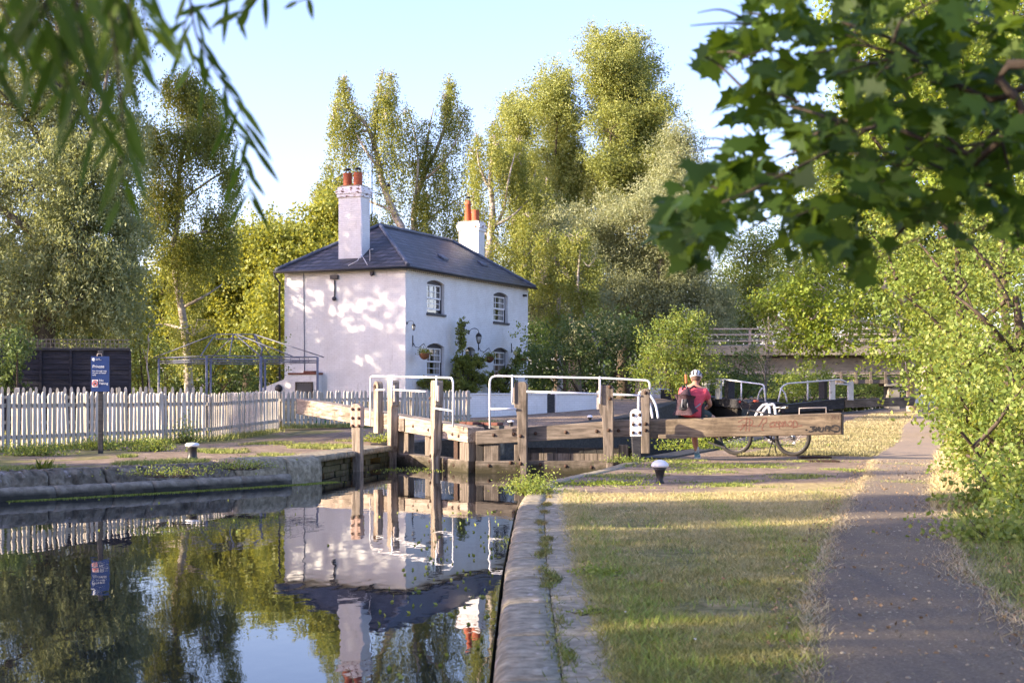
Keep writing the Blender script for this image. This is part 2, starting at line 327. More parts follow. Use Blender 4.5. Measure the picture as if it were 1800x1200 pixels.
def sheet(name, fx, us, gz, mat, attrf):
    vs = []; fs = []; A = {k: [] for k in ('dirt','dry')}
    for y in YS:
        for u in us:
            x = fx(y, u); vs.append((x, y, gz(x, y)))
            a, b = attrf(x, y); A['dirt'].append(a); A['dry'].append(b)
    n = len(us)
    fs = [(i*n+j, i*n+j+1, (i+1)*n+j+1, (i+1)*n+j) for i in range(len(YS)-1) for j in range(n-1)]
    me = bpy.data.meshes.new(name); me.from_pydata(vs, [], fs); me.materials.append(mat)
    for k, v in A.items():
        at = me.attributes.new(k, 'FLOAT', 'POINT'); at.data.foreach_set('value', v)
    me.polygons.foreach_set('use_smooth', [True]*len(fs))
    o = bpy.data.objects.new(name, me); C.objects.link(o); o['kind'] = 'structure'; return o
PL = [(3,.72),(5.66,1.2),(7.5,1.56),(9.2,1.98),(10.3,2.28),(14.9,3.52),(20,5.0),(26.6,6.75),(33,8.9),(40,10.9),(46,12.9),(54,15.3),(70,20)]
PR = [(3,1.75),(5.66,2.4),(7.5,2.62),(9.13,2.92),(11,3.42),(14.9,4.50),(20,6.05),(26.6,8.05),(33,10.2),(40,12.3),(46,14.2),(54,16.8),(70,21.6)]
def attr_r(x, y):
    e = x-xr(y)
    dirt = max(ss((y-17.6)/1.2)*ss((29-y)/2.5)*ss((7.0-x)/1.2), ss((y-15.9)/1)*ss((3.0-x)*1)*ss((28-y)), 1-ss((e-.35)/.35), ss((y-25)/2)*(1-ss((e-1.2)/1.2))*.9)
    pd = min(abs(x-interp(PL,y)), abs(x-interp(PR,y)))
    dirt = max(dirt, .55*(1-ss(pd/.25)))
    dry = ss((y-13.4)/2.2)
    if y < 16: dry = max(dry, .62*(1-ss(abs(x-interp(PL,y)+.35)/.55)), .35*ss((x-1.2)/.8)*(x < interp(PL,y)), .8*ss((interp(PR,y)+.35-x)/.3)*(x > interp(PR,y)))
    return dirt, dry
def attr_l(x, y):
    e = xl(y)-x
    dirt = max(ss((y-19.6)/2.)*ss((3.6+.12*(y-20)-e)/1.2), .55*(1-ss((e-.5)/1)), .45+.3*math.sin(x*2.3)*math.sin(y*1.7))
    return dirt, .25+.25*math.sin(x*.9)*math.sin(y*.7)+.4*(e > 6)
US = [0,.12,.25,.4,.55,.7,.85,1,1.2,1.4,1.6,1.8,2.1,2.4,2.8,3.2,3.6,4,4.5,5,5.6,6.2,7,8,9,10,12,14,17,20,25,32,45,70,120,260]
sheet('ground', lambda y,u: xr(y)+.30+u, US, gzr, MT['ground'], attr_r)
sheet('left_ground', lambda y,u: xl(y)-.25-u, US, gzl, MT['ground'], attr_l)
# towpath
def strip(name, L, R, y0, y1, gz, mat, dz, jit, nx=10, dy=.12):
    mb = MB(); y = y0; rows = []; rr = random.Random(2)
    while y <= y1:
        a = interp(L,y)+rr.uniform(-jit,jit)*(1+y*.02); b = interp(R,y)+rr.uniform(-jit,jit)*(1+y*.02)
        rows.append([(a+(b-a)*i/nx, y, gz(a+(b-a)*i/nx, y)+dz-(.012 if i in (0,nx) else 0)) for i in range(nx+1)]); y += dy*(1 if y < 20 else 2.5)
    vs = [p for r in rows for p in r]; n = nx+1
    mb.add(vs, [(i*n+j, i*n+j+1, (i+1)*n+j+1, (i+1)*n+j) for i in range(len(rows)-1) for j in range(nx)], 0, True)
    return mb.build(name, mat, kind='structure')
strip('towpath', PL, PR, 2.5, 62, gzr, MT['path'], .022, .035)
# water
mb = MB(); ya = [-40,0,10,15,18.4,20.1,22,22.7,23.3,25,26.5]
vs = []
for y in ya: vs += [(xl(y)-.5, y, ZW), (xr(y)+.3 if y < 26 else xr(y), y, ZW)]
mb.add(vs, [(2*i, 2*i+1, 2*i+3, 2*i+2) for i in range(len(ya)-1)])
LH, RH, MI = Vector((-2.2,28.6,0)), Vector((2.3,24.9,0)), Vector((-.63,25.3,0))
mb.add([(xl(26.5)-.5,26.5,ZW),(xl(28.6)-.6,28.7,ZW),(-2.2,28.6,ZW),(-1.2,26.5,ZW)], [(0,3,2,1)])
mb.build('water', MT['water'], kind='structure')
mb = MB(); vs = []; ya = [24,28,57,120,300]
for y in ya: vs += [(xl(y)-.3, y, -1.7), (xr(y)+.3, y, -1.7)]
mb.add(vs, [(2*i, 2*i+1, 2*i+3, 2*i+2) for i in range(len(ya)-1)]); mb.build('chamber_water', MT['dwater'], kind='structure')
# walls along the water: coping stones as parts
def along(tabf, y0, y1, step):
    pts = []; y = y0
    while y < y1+1e-6: pts.append((tabf(y), y)); y += step
    return pts
def resample(pts, seg):
    out = [Vector((*pts[0],0))]; acc = 0
    for a, b in zip(pts, pts[1:]):
        a = Vector((*a,0)); b = Vector((*b,0)); L = (b-a).length; t = 0
        while acc+L-t >= seg: t += seg-acc; acc = 0; out.append(a.lerp(b, t/L))
        acc += L-t
    return out
def lumpy(prof, p0, p1, side, rr, n=7, jit=.012, gap=.008):
    """a stone swept from p0 to p1; prof = (offset inland, z); side=+1 inland is to the right of travel"""
    d = (p1-p0); L = d.length; d.normalize(); nn = Vector((d.y,-d.x,0))*side; mb = MB(); vs = []; k = len(prof)
    for i in range(n+1):
        t = gap+(L-2*gap)*i/n
        sh = 1 if 0 < i < n else .985
        for (o, z) in prof:
            vs.append(p0+d*t+nn*(o+rr.uniform(-jit,jit)*(o < .3))+Vector((0,0,z*sh+rr.uniform(-jit,jit)*.45)))
    fs = [(i*k+j, i*k+j+1, (i+1)*k+j+1, (i+1)*k+j) for i in range(n) for j in range(k-1)]
    fs += [tuple(range(k-1,-1,-1)), tuple(n*k+j for j in range(k))]
    if side < 0: fs = [f[::-1] for f in fs]
    return mb.add(vs, fs, 0, True)
rr = random.Random(5)
wl = thing('canal_wall', 'worn stone edged towpath bank running up the middle of the photo to the lock', 'canal wall')
pts = resample(along(xr, 1.5, 25.4, .1), 1.05)
for a, b in zip(pts, pts[1:]):
    lumpy([(-.05,-1.0),(-.045,-.2),(-.03,-.05),(-.012,-.016),(.02,-.001),(.08,.005),(.16,.005),(.24,.003),(.25,-.02)], a, b, 1, rr, 9, .006, .011).build('coping_stone', MT['stonetop'], wl)
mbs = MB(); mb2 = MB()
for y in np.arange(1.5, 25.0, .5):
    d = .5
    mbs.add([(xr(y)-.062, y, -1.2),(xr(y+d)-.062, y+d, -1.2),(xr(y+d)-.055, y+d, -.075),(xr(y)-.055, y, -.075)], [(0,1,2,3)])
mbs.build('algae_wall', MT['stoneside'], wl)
y = 1.5
while y < 17:
    L = rr.uniform(.6,1.2)
    mb2.hexa([(xr(y)+.249,y,-.05),(xr(y)+.52+rr.uniform(-.03,.03),y,-.05),(xr(y+L)+.52+rr.uniform(-.03,.03),y+L-.015,-.05),(xr(y+L)+.249,y+L-.015,-.05)],
             [(xr(y)+.249,y,.003),(xr(y)+.50,y,.006),(xr(y+L)+.50,y+L-.015,.006),(xr(y+L)+.249,y+L-.015,.003)]); y += L
mb2.build('inner_paving', MT['stonetop'], wl, .008)
# left bank: big sooty stones on a lower ledge
wl = thing('canal_wall', 'blackened stone bank with a stepped ledge below the picket fence across the water', 'canal wall')
pts = [Vector((xl(y),y,0)) for y in (10,12,14,15.4,16.3,17.2,17.9,18.5,19.1,19.7,20.15,20.7,21.3,22.0,22.75)]
for i, (a, b) in enumerate(zip(pts, pts[1:])):
    big = i >= 12
    top = .10+rr.uniform(-.015,.02)+(.06 if big else 0)
    prof = [(-.02,-.9),(-.02,-.12),(.02,-.06),(.03,top-.08),(.08,top-.02),(.14,top+.01),(.28,top+.02),(.52,top),(.56,-.1)] if not big else \
           [(-.04,-.9),(-.05,-.05),(-.02,top-.08),(.05,top-.02),(.14,top),(.4,top),(.6,top-.03),(.66,-.1)]
    lumpy(prof, a, b, -1, rr, 8 if big else 22, .008 if big else .035, .014).build('coping_stone', MT['stonetop' if big else 'bankstone'], wl)
    if i < 13:
        lumpy([(-.16,-.9),(-.17,-.24),(-.16,-.16),(-.14,-.11),(-.09,-.085),(.05,-.08)], a, b, -1, rr, 12, .02, .005).build('ledge', MT['ledge'], wl)
wl = thing('lock_wall', 'low brick and slab edge of the paved lockside left of the near gates', 'lock wall')
pts = resample([(-3.2,22.7),(xl(23.3),23.3),(xl(28.6),28.6)], .62)
for a, b in zip(pts, pts[1:]):
    lumpy([(.1,.02),(-.05,.025),(-.055,.065),(-.05,.115),(.0,.125),(.5,.13)], a, b, -1, rr, 4, .006, .003).build('edge_slab', MT['stonetop'], wl)
mb = MB()
for k, z in enumerate((-.3,-.19,-.08)):
    q = resample([(-3.3,22.7),(xl(23.3)-.04,23.3),(xl(28.6)-.04,28.6)], .3+.04*k)
    for a, b in zip(q, q[1:]):
        if rr.random() < .12: continue
        d = (b-a).normalized(); n_ = Vector((-d.y,d.x,0)); o = rr.uniform(0,.05); a2 = a+d*.006; b2 = b-d*.006
        mb.hexa([a2+n_*o+Vector((0,0,z)), b2+n_*o+Vector((0,0,z)), b2+n_*.5+Vector((0,0,z)), a2+n_*.5+Vector((0,0,z))],
                [a2+n_*o+Vector((0,0,z+.1)), b2+n_*o+Vector((0,0,z+.1)), b2+n_*.5+Vector((0,0,z+.1)), a2+n_*.5+Vector((0,0,z+.1))])
mb.build('brick_course', MT['stoneside'], wl)
# chamber walls, their shade put into the brick colour
for f_, sg, lab in ((xl, -1, 'shade dark brick side of the lock chamber below the cottage garden wall'), (xr, 1, 'shade dark brick side of the lock chamber below the path and bicycle')):
    mb = MB(); y0 = 28.6 if sg < 0 else 25.0
    ys = [y0]+[y0+2*i for i in range(1,30)]
    for a, b in zip(ys, ys[1:]):
        g = gzl if sg < 0 else gzr
        mb.hexa([(f_(a),a,-2.5),(f_(b),b,-2.5),(f_(b)+sg*.5,b,-2.5),(f_(a)+sg*.5,a,-2.5)],
                [(f_(a),a,g(f_(a),a)+.03),(f_(b),b,g(f_(b),b)+.03),(f_(b)+sg*.5,b,g(f_(b),b)+.03),(f_(a)+sg*.5,a,g(f_(a),a)+.03)])
    o = mb.build('chamber_wall', MT['chamber'], None, .01); tag(o, lab, 'lock wall')

# ---------------- the cottage
O = Vector((-4.07,54.3,0)); RZ = math.atan2(.912,.41); GH = .85
house = thing('cottage', 'two storey white painted brick cottage with hipped slate roof beside the lock', 'house', (O.x,O.y,GH), RZ)
def HZ(z): return z-GH
L1, L2, ZE = 11.7, 5.45, HZ(6.05)
def wall(mb, L, z0, z1, ops, tf, th=.22):
    """front plane with arched openings; tf(a, depth, z) -> point"""
    xs = sorted(set([0, L]+[v for o in ops for v in (o[0], o[1])]))
    for a, b in zip(xs, xs[1:]):
        cov = sorted([o for o in ops if o[0] <= a+1e-6 and o[1] >= b-1e-6], key=lambda o: o[2])
        if not cov: mb.add([tf(a,0,z0),tf(b,0,z0),tf(b,0,z1),tf(a,0,z1)], [(0,1,2,3)]); continue
        ns = 8
        for i in range(ns):
            p = a+(b-a)*i/ns; q = a+(b-a)*(i+1)/ns
            arc = lambda o, x: o[3]-o[4]*((x-(o[0]+o[1])/2)/((o[1]-o[0])/2))**2
            lo = [z0, z0]
            for o in cov:
                mb.add([tf(p,0,lo[0]),tf(q,0,lo[1]),tf(q,0,o[2]),tf(p,0,o[2])], [(0,1,2,3)])
                mb.add([tf(p,0,arc(o,p)),tf(q,0,arc(o,q)),tf(q,th,arc(o,q)),tf(p,th,arc(o,p))], [(0,1,2,3)])
                mb.add([tf(p,0,o[2]),tf(q,0,o[2]),tf(q,th,o[2]),tf(p,th,o[2])], [(3,2,1,0)])
                lo = [arc(o,p), arc(o,q)]
            mb.add([tf(p,0,lo[0]),tf(q,0,lo[1]),tf(q,0,z1),tf(p,0,z1)], [(0,1,2,3)])
    for o in ops:
        for x, fl in ((o[0],0),(o[1],1)):
            f = [(0,1,2,3)]; mb.add([tf(x,0,o[2]),tf(x,th,o[2]),tf(x,th,o[3]-o[4]),tf(x,0,o[3]-o[4])], [f[0][::-1] if fl else f[0]])
W_UP = [(1.78,3.28,HZ(4.33),HZ(5.66),.12),(7.98,9.48,HZ(4.27),HZ(5.58),.12)]
W_DN = [(1.78,3.28,HZ(1.83),HZ(3.16),.14),(7.98,9.48,HZ(1.8),HZ(3.17),.14)]
DOOR = (5.2,6.15,HZ(.9),HZ(3.12),.14)
mb = MB()
wall(mb, L1, -.6, ZE, W_UP+W_DN+[DOOR], lambda a,d,z: (a,d,z))
mb.add([(0,0,-.6),(0,L2,-.6),(0,L2,ZE),(0,0,ZE)], [(0,3,2,1)][:1])
mb.add([(L1,0,-.6),(L1,L2,-.6),(L1,L2,ZE),(L1,0,ZE)], [(0,1,2,3)])
mb.add([(0,L2,-.6),(L1,L2,-.6),(L1,L2,ZE),(0,L2,ZE)], [(0,3,2,1)])
mb.build('wall', MT['brick'], house)
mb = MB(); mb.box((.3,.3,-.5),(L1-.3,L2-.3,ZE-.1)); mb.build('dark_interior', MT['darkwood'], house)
def window(o, up, curt, open_gap=0):
    x0, x1, z0, z1, ar = o; y = .13; fr = MB(); w_ = x1-x0
    fr.box((x0,y,z0),(x0+.05,y+.07,z1-ar)); fr.box((x1-.05,y,z0),(x1,y+.07,z1-ar)); fr.box((x0+.05,y,z1-ar-.05),(x1-.05,y+.07,z1-ar)); fr.box((x0+.05,y,z0),(x1-.05,y+.07,z0+.05))
    arc = [(x0+w_*i/8, z1-ar*((i/8-.5)*2)**2) for i in range(9)]
    fr.prism([(x0,z1-ar+.002)]+arc[1:-1]+[(x1,z1-ar+.002)], 'y', y+.01, y+.06)
    wn = fr.build('window', MT['sill'], house)
    sash = MB(); mid = (z0+z1-ar)/2+(.0)
    for a, b, yy in ((z0+.05+open_gap, mid+.02+open_gap*.3, y+.045),(mid-.02, z1-ar-.05, y+.012)):
        sash.box((x0+.03,yy,a),(x0+.085,yy+.03,b)); sash.box((x1-.105,yy,a),(x1-.05,yy+.03,b)); sash.box((x0+.085,yy,a),(x1-.105,yy+.03,a+.06)); sash.box((x0+.085,yy,b-.05),(x1-.105,yy+.03,b))
        ix0, ix1, iz0, iz1 = x0+.085, x1-.105, a+.05, b-.045
        for k in (1,2): xx = ix0+(ix1-ix0)*k/3; sash.box((xx-.015,yy+.004,iz0),(xx+.015,yy+.026,iz1))
        zz = (iz0+iz1)/2
        for k in range(3): sash.box((ix0+(ix1-ix0)*k/3+.016,yy+.006,zz-.015),(ix0+(ix1-ix0)*(k+1)/3-.016,yy+.024,zz+.015))
    sash.build('sash', MT['whitewindow'], wn)
    g = MB(); g.add([(x0+.06,y+.058,z0+.04),(x1-.06,y+.058,z0+.04),(x1-.06,y+.058,z1-ar-.04),(x0+.06,y+.058,z1-ar-.04)], [(0,1,2,3)]); g.build('pane', MT['windowglass'], wn)
    c = MB()
    for s_, e_ in ((x0+.06,x0+w_*.36),(x0+w_*.62,x1-.06)):
        n = 14; pr = [(s_+(e_-s_)*i/n, .235+.02*math.sin(i*2.1)) for i in range(n+1)]
        c.add([(a,b,z0+.04) for a,b in pr]+[(a,b,z1-ar-.04) for a,b in pr], [(i,i+1,n+2+i,n+1+i) for i in range(n)], 0, True)
    if curt: c.build('curtain', MT['curtain'], wn)
    s = MB(); s.box((x0-.07,-.07,z0-.085),(x1+.07,.125,z0)); s.build('sill', MT['sill'], wn, .01)
MT['whitewindow'] = simple('white window paint', (.8,.8,.8), .4); MT['sill'] = simple('dark grey sill', (.05,.05,.06), .6)
def glassm():
    m, t, b, o = nodes('window glass'); g = N(t, 'ShaderNodeBsdfGlossy', i_Roughness=.02); tr = N(t, 'ShaderNodeBsdfTransparent')
    fr = N(t, 'ShaderNodeFresnel', i_IOR=1.5); a = N(t, 'ShaderNodeMath', operation='MULTIPLY_ADD', i_1=1.2, i_2=.22, use_clamp=True); t.links.new(fr.outputs[0], a.inputs[0])
    ms = N(t, 'ShaderNodeMixShader'); t.links.new(a.outputs[0], ms.inputs[0]); t.links.new(tr.outputs[0], ms.inputs[1]); t.links.new(g.outputs[0], ms.inputs[2]); t.links.new(ms.outputs[0], o.inputs[0]); return m
MT['windowglass'] = glassm()
window(W_UP[0], 1, False, .12); window(W_UP[1], 1, True); window(W_DN[0], 0, True); window(W_DN[1], 0, True)
mb = MB(); x0,x1,z0,z1,ar = DOOR
mb.box((x0,.14,z0),(x1,.19,z1-ar-.35)); dr = mb.build('door', simple('dark green door paint', (.02,.035,.03), .4), house)
mb = MB(); [mb.box((x0+.12+.42*i,.12,z0+.2+.75*j),(x0+.42+.42*i,.14,z0+.8+.75*j)) for i in (0,1) for j in (0,1)]; mb.build('door_panel', MT['steel'], dr, .01)
mb = MB(); mb.add([(x0,.16,z1-ar-.35),(x1,.16,z1-ar-.35),(x1,.16,z1-.02),(x0,.16,z1-.02)], [(0,1,2,3)]); mb.build('fanlight', MT['windowglass'], dr)
# roof
OV = .26; a0, a1, b0, b1 = -OV, L1+OV, -OV, L2+OV; ra, rb, rz = 2.85, 9.4, HZ(8.0); yc = L2/2
mb = MB(); ze = ZE-.03
mb.add([(a0,b0,ze),(a1,b0,ze),(rb,yc,rz),(ra,yc,rz)], [(0,1,2,3)]); mb.add([(a1,b1,ze),(a0,b1,ze),(ra,yc,rz),(rb,yc,rz)], [(0,1,2,3)])
mb.add([(a0,b1,ze),(a0,b0,ze),(ra,yc,rz)], [(0,1,2)]); mb.add([(a1,b0,ze),(a1,b1,ze),(rb,yc,rz)], [(0,1,2)])
mb.add([(a0,b0,ze-.04),(a1,b0,ze-.04),(a1,b1,ze-.04),(a0,b1,ze-.04)], [(3,2,1,0)])
for p, q in (((a0,b0),(a1,b0)),((a1,b0),(a1,b1)),((a1,b1),(a0,b1)),((a0,b1),(a0,b0))): mb.add([(*p,ze-.04),(*q,ze-.04),(*q,ze),(*p,ze)], [(0,1,2,3)])
roof = mb.build('roof', MT['slate'], house)
mb = MB()
for p, q in (((a0,b0,ze),(ra,yc,rz)),((a0,b1,ze),(ra,yc,rz)),((a1,b0,ze),(rb,yc,rz)),((a1,b1,ze),(rb,yc,rz)),((ra,yc,rz),(rb,yc,rz))):
    p = Vector(p); q = Vector(q); mb.tube([p.lerp(q,i/12)+Vector((0,0,.03+.008*((i*7)%3))) for i in range(13)], .075, 8)
mb.build('ridge_roll', MT['lead'], roof)
mb = MB(); mb.tube([(a0-.05,b1+.05,ze-.06),(a0-.05,b0-.05,ze-.075),(a1+.05,b0-.05,ze-.06)], .055, 8); mb.build('gutter', MT['steel'], house)
mb = MB(); mb.tube([(a0-.05,b1+.02,ze-.1),(a0-.02,b1,ze-.25),(-.12,L2+.12,ze-.5),(-.12,L2+.16,ze-.62),(-.1,L2+.16,-.4)], .04, 8)
mb.build('downpipe', MT['steel'], house)
mb = MB(); [mb.box((.05+.17*i,-.07,ze-.16),(.13+.17*i,-.001,ze-.05)) for i in range(68)]; mb.box((0,-.045,ze-.215),(L1,-.002,ze-.165)); mb.build('dentil_course', MT['dentil'] if 'dentil' in MT else MT['brick'], house)
for (x, k) in ((4.9,.38),(9.0,.42)):
    z = ze+(rz-ze)*k; y = b0+(yc-b0)*k; mb = MB(); s = (rz-ze)/(yc-b0)
    mb.prism([(y-.14,z-.14*s+.015),(y+.16,z+.16*s+.015),(y+.16,z+.16*s+.1),(y-.14,z-.14*s+.1)], 'x', x-.24, x+.24); mb.build('roof_vent', MT['lead'], roof, .015)
def chimney(x0,x1,y0,y1,zb,zt,pots):
    mb = MB(); mb.box((x0,y0,zb),(x1,y1,zt-.42)); ch = mb.build('chimney', MT['brick'], roof, .01)
    mb = MB()
    for z, o, h in ((zt-.42,.05,.13),(zt-.288,.085,.16),(zt-.126,.03,.126)): mb.box((x0-o,y0-o,z),(x1+o,y1+o,z+h))
    mb.build('corbel', MT['flaky'], ch, .012)
    mb = MB(); mb.box((x0+.04,y0+.04,zt),(x1-.04,y1-.04,zt+.06)); mb.build('mortar_bed', MT['stonetop'], ch, .03)
    for (px_,py_,r,h,kind) in pots:
        mb = MB(); z = zt+.05
        pr = [(r,z)]
        if kind == 'ring':
            for i in range(4): zz = z+h*i/4; pr += [(r,zz+.01),(r*1.05,zz+h*.1),(r,zz+h*.18)]
            pr += [(r*1.06,z+h-.02),(r*1.06,z+h),(r*.8,z+h),(r*.8,z+h-.1)]
        else: pr = [(r,z),(r*1.02,z+.05),(r*.8,z+h*.8),(r*.95,z+h*.82),(r*.95,z+h*.86),(r*.8,z+h*.88),(r*.8,z+h),(r*.6,z+h)]
        mb.lathe(pr, (px_,py_,0), 18); pt = mb.build('chimney_pot', MT['terracotta'], ch)
        if kind != 'ring' or px_ == pots[0][0]:
            mb = MB(); zz = z+h
            for a in range(6): mb.tube([(px_+r*.6*math.cos(a*1.05),py_+r*.6*math.sin(a*1.05),zz-.02),(px_+r*.6*math.cos(a*1.05),py_+r*.6*math.sin(a*1.05),zz+.14)], .012, 5)
            mb.lathe([(r*.85,zz+.13),(r*.6,zz+.19),(.01,zz+.21)], (px_,py_,0), 12); mb.build('cowl', MT['steel'], pt)
    return ch
chimney(.42,1.12,2.2,3.22,HZ(6.2),HZ(9.28),[(.74,2.99,.17,.52,'ring'),(.74,2.52,.17,.52,'ring')])
chimney(10.55,11.2,1.95,2.95,HZ(6.4),HZ(9.0),[(10.9,2.65,.16,.95,'tall'),(10.85,2.25,.17,.5,'ring')])
mb = MB(); mb.tube([(1.2,2.15,HZ(8.0)),(1.2,2.15,HZ(11.4))], .022, 6); mb.tube([(.9,2.2,HZ(9.1)),(1.2,2.15,HZ(9.1)),(1.7,1.9,HZ(9.1))], .014, 5); mb.tube([(1.2,2.15,HZ(9.5)),(1.3,1.7,HZ(9.56)),(1.35,1.55,HZ(9.4))], .014, 5)
for i in range(4): mb.tube([(1.2-.3,2.15,HZ(10.2+.35*i)),(1.5,2.15,HZ(10.2+.35*i))], .008, 4)
mb.ball((1.36,1.5,HZ(9.38)), .07); mb.build('aerial', MT['steel'], roof)
mb = MB(); mb.tube([(.35,2.15,HZ(8.6)),(.38,2.12,HZ(7.4)),(.32,2.1,HZ(7.0)),(.1,2.0,HZ(6.55)),(-.1,2.05,HZ(6.3)),(-.3,2.35,HZ(6.1))], .014, 5); mb.tube([(.1,2.0,HZ(6.55)),(-.15,1.7,HZ(6.3)),(-.3,1.5,HZ(6.1))], .012, 5); mb.tube([(-.1,1.5,HZ(6.25)),(-.1,1.5,HZ(6.7)),(-.1,1.35,HZ(6.72))],.012,5); mb.build('cable', MT['whitepaint'], roof)
mb = MB(); mb.box((-.10,2.95,HZ(5.62)),(-.002,3.3,HZ(5.78))); mb.box((-.06,3.1,HZ(4.9)),(-.001,3.14,HZ(5.6)),); mb.ball((-.07,3.12,HZ(4.86)), .09); mb.build('security_light', MT['sill'], house, .01)
mb = MB(); mb.box((-.12,1.35,HZ(5.72)),(-.002,1.5,HZ(5.86))); mb.ball((-.14,1.4,HZ(5.72)),.05); mb.build('camera_housing', MT['sill'], house, .01)
mb = MB(); mb.tube([(-.015,4.55,HZ(5.9)),(-.015,4.5,HZ(.9))], .016, 5); mb.build('wall_cable', MT['grey'], house)
# lanterns and basket brackets on the front
def lantern(x, z, s, big):
    mb = MB(); mb.box((x-.05*s,-.03,z-.1*s),(x+.05*s,-.002,z+.1*s))
    arc = [(x, -.03-.02*s, z)]+[(x, -.05-.25*s*(1-math.cos(a))/1.0, z+.18*s*math.sin(a)) for a in np.linspace(.2, 2.8, 8)]; arc.append((x,arc[-1][1]-.01,z-.05*s))
    mb.tube(arc, .016*s, 6); yb = arc[-1][1]; zb = z-.05*s
    mb.lathe([(.16*s,zb-.16*s),(.12*s,zb-.06*s),(.04*s,zb),(.01*s,zb+.05*s)], (x,yb,0), 8 if big else 14)
    zt, zl = zb-.16*s, zb-.48*s
    for a in range(6): mb.tube([(x+.14*s*math.cos(a*1.047),yb+.14*s*math.sin(a*1.047),zt),(x+.08*s*math.cos(a*1.047),yb+.08*s*math.sin(a*1.047),zl)], .01*s, 4)
    mb.lathe([(.03*s,zl-.05*s),(.085*s,zl-.02*s),(.085*s,zl)], (x,yb,0), 8)
    l = mb.build('wall_lantern', MT['steel'], house)
    mb = MB(); mb.lathe([(.075*s,zl+.01),(.132*s,zt-.005)], (x,yb,0), 6); mb.build('lantern_glass', MT['clearglass'], l)
lantern(5.5, HZ(3.72), .85, True); lantern(.1, HZ(3.85), .5, False)
mb = MB(); mb.box((11.1,-.16,HZ(5.55)),(11.25,-.002,HZ(5.65))); mb.build('alarm_fitting', MT['steel'], house, .01)
basketmat = mk('brown coir basket', [(.10,.045,.02),(.2,.09,.045)], 20, rough=.95, bmp=.8)
BASK = []
for x, lb in ((.57,'hanging basket of small plants left of the cottage ground floor window'),(6.44,'hanging basket between the door and the right hand ground floor window'),(9.83,'hanging basket at the far right corner of the cottage front')):
    z = HZ(3.08)
    mb = MB(); mb.tube([(x,-.02,z+.32),(x,-.02,z-.1)], .018, 6)
    mb.tube([(x,-.02,z+.05),(x-.0,-.12,z-.12),(x,-.28,z-.16),(x,-.42,z-.05),(x,-.5,z+.0),(x,-.52,z-.06)], .014, 6); mb.build('basket_bracket', MT['steel'], house)
    BASK.append((x, z, lb))
def hpt(x, y, z): return house.matrix_basis @ Vector((x,y,z))
bpy.context.view_layer.update()
def h2w(x,y,z): return Matrix.Translation((O.x,O.y,GH)) @ Matrix.Rotation(RZ,4,'Z') @ Vector((x,y,z))
# outhouse against the left gable
out = thing('outhouse', 'low white brick lean-to with sloping wall and dark door beside the cottage', 'outbuilding', tuple(h2w(-.4,3.72,0)), RZ)
mb = MB(); mb.prism([(0,-.7),(3.0,-.7),(3.0,HZ(1.22)),(1.5,HZ(1.72)),(1.42,HZ(1.9)),(0,HZ(1.9))], 'x', 0, 1.65); mb.build('wall', MT['brick'], out)
mb = MB(); mb.box((-.03,-.05,HZ(1.9)),(.5,1.3,HZ(1.98))); mb.box((.0,.1,HZ(1.9801)),(.3,.6,HZ(2.05))); mb.build('brick_coping', MT['redbrick'], out, .01)
mb = MB(); mb.box((-.03,.22,-.6),(-.002,.88,HZ(1.56))); d_ = mb.build('door', simple('charcoal boarded door', (.07,.075,.08), .7), out)
mb = MB(); mb.box((-.045,.15,-.6),(-.003,.218,HZ(1.62))); mb.box((-.045,.882,-.6),(-.003,.95,HZ(1.62))); mb.box((-.045,.22,HZ(1.562)),(-.003,.88,HZ(1.62))); mb.build('frame', MT['steel'], d_)
mb = MB(); mb.lathe([(.14,0),(.16,.02),(.16,.07),(.06,.09)], (-.0,1.72,HZ(1.36)), 16, 0, Matrix.Rotation(-math.pi/2,4,'Y')); mb.build('flue_terminal', MT['steel'], out)
# ---------------- lock gates. local frame: x runs to the right along the leaf, -y toward the camera
class Leaf:
    def __init__(s, p0, p1, label, cat='lock gate', name='lock_gate'):
        s.h, s.d = p0.copy(), (p1-p0).normalized(); s.L = (p1-p0).length
        s.o = thing(name, label, cat, (p0.x, p0.y, p0.z), math.atan2(s.d.y, s.d.x))
    def t(s, px): k = (px-900)/F; return (k*s.h.y-s.h.x)/(s.d.x-k*s.d.y)
    def z(s, px, py): return H-(py-HY)/F*(s.h.y+s.d.y*s.t(px))-s.h.z
    def q(s, px, py, off=0): return Vector((s.t(px), -off, s.z(px, py)))
def slopebox(mb, x0, x1, zt0, zt1, zb0, zb1, y0, y1, m=0):
    return mb.hexa([(x0,y0,zb0),(x1,y0,zb1),(x1,y1,zb1),(x0,y1,zb0)], [(x0,y0,zt0),(x1,y0,zt1),(x1,y1,zt1),(x0,y1,zt0)], m)
def beam(lf, pts, y0, y1, name, mat, bev=.015):
    """pts: (px, top py, bottom py) along the leaf"""
    mb = MB(); q = [(lf.t(a), lf.z(a,b), lf.z(a,c)) for a,b,c in pts]; mb.prism([(a,c) for a,b,c in q]+[(a,b) for a,b,c in q[::-1]], 'y', y0, y1)
    o = mb.build(name, MT[mat], lf.o, bev); return o
def bolts(lf, pts, off, parent, r=.022):
    for px, py in pts:
        mb = MB(); mb.lathe([(r*1.5,-.004),(r*1.5,.006),(r,.006),(r*.9,.022),(.004,.024)], tuple(lf.q(px,py,off)), 8, 0, Matrix.Rotation(math.pi/2,4,'X'))
        mb.build('bolt', MT['bolt'], parent)
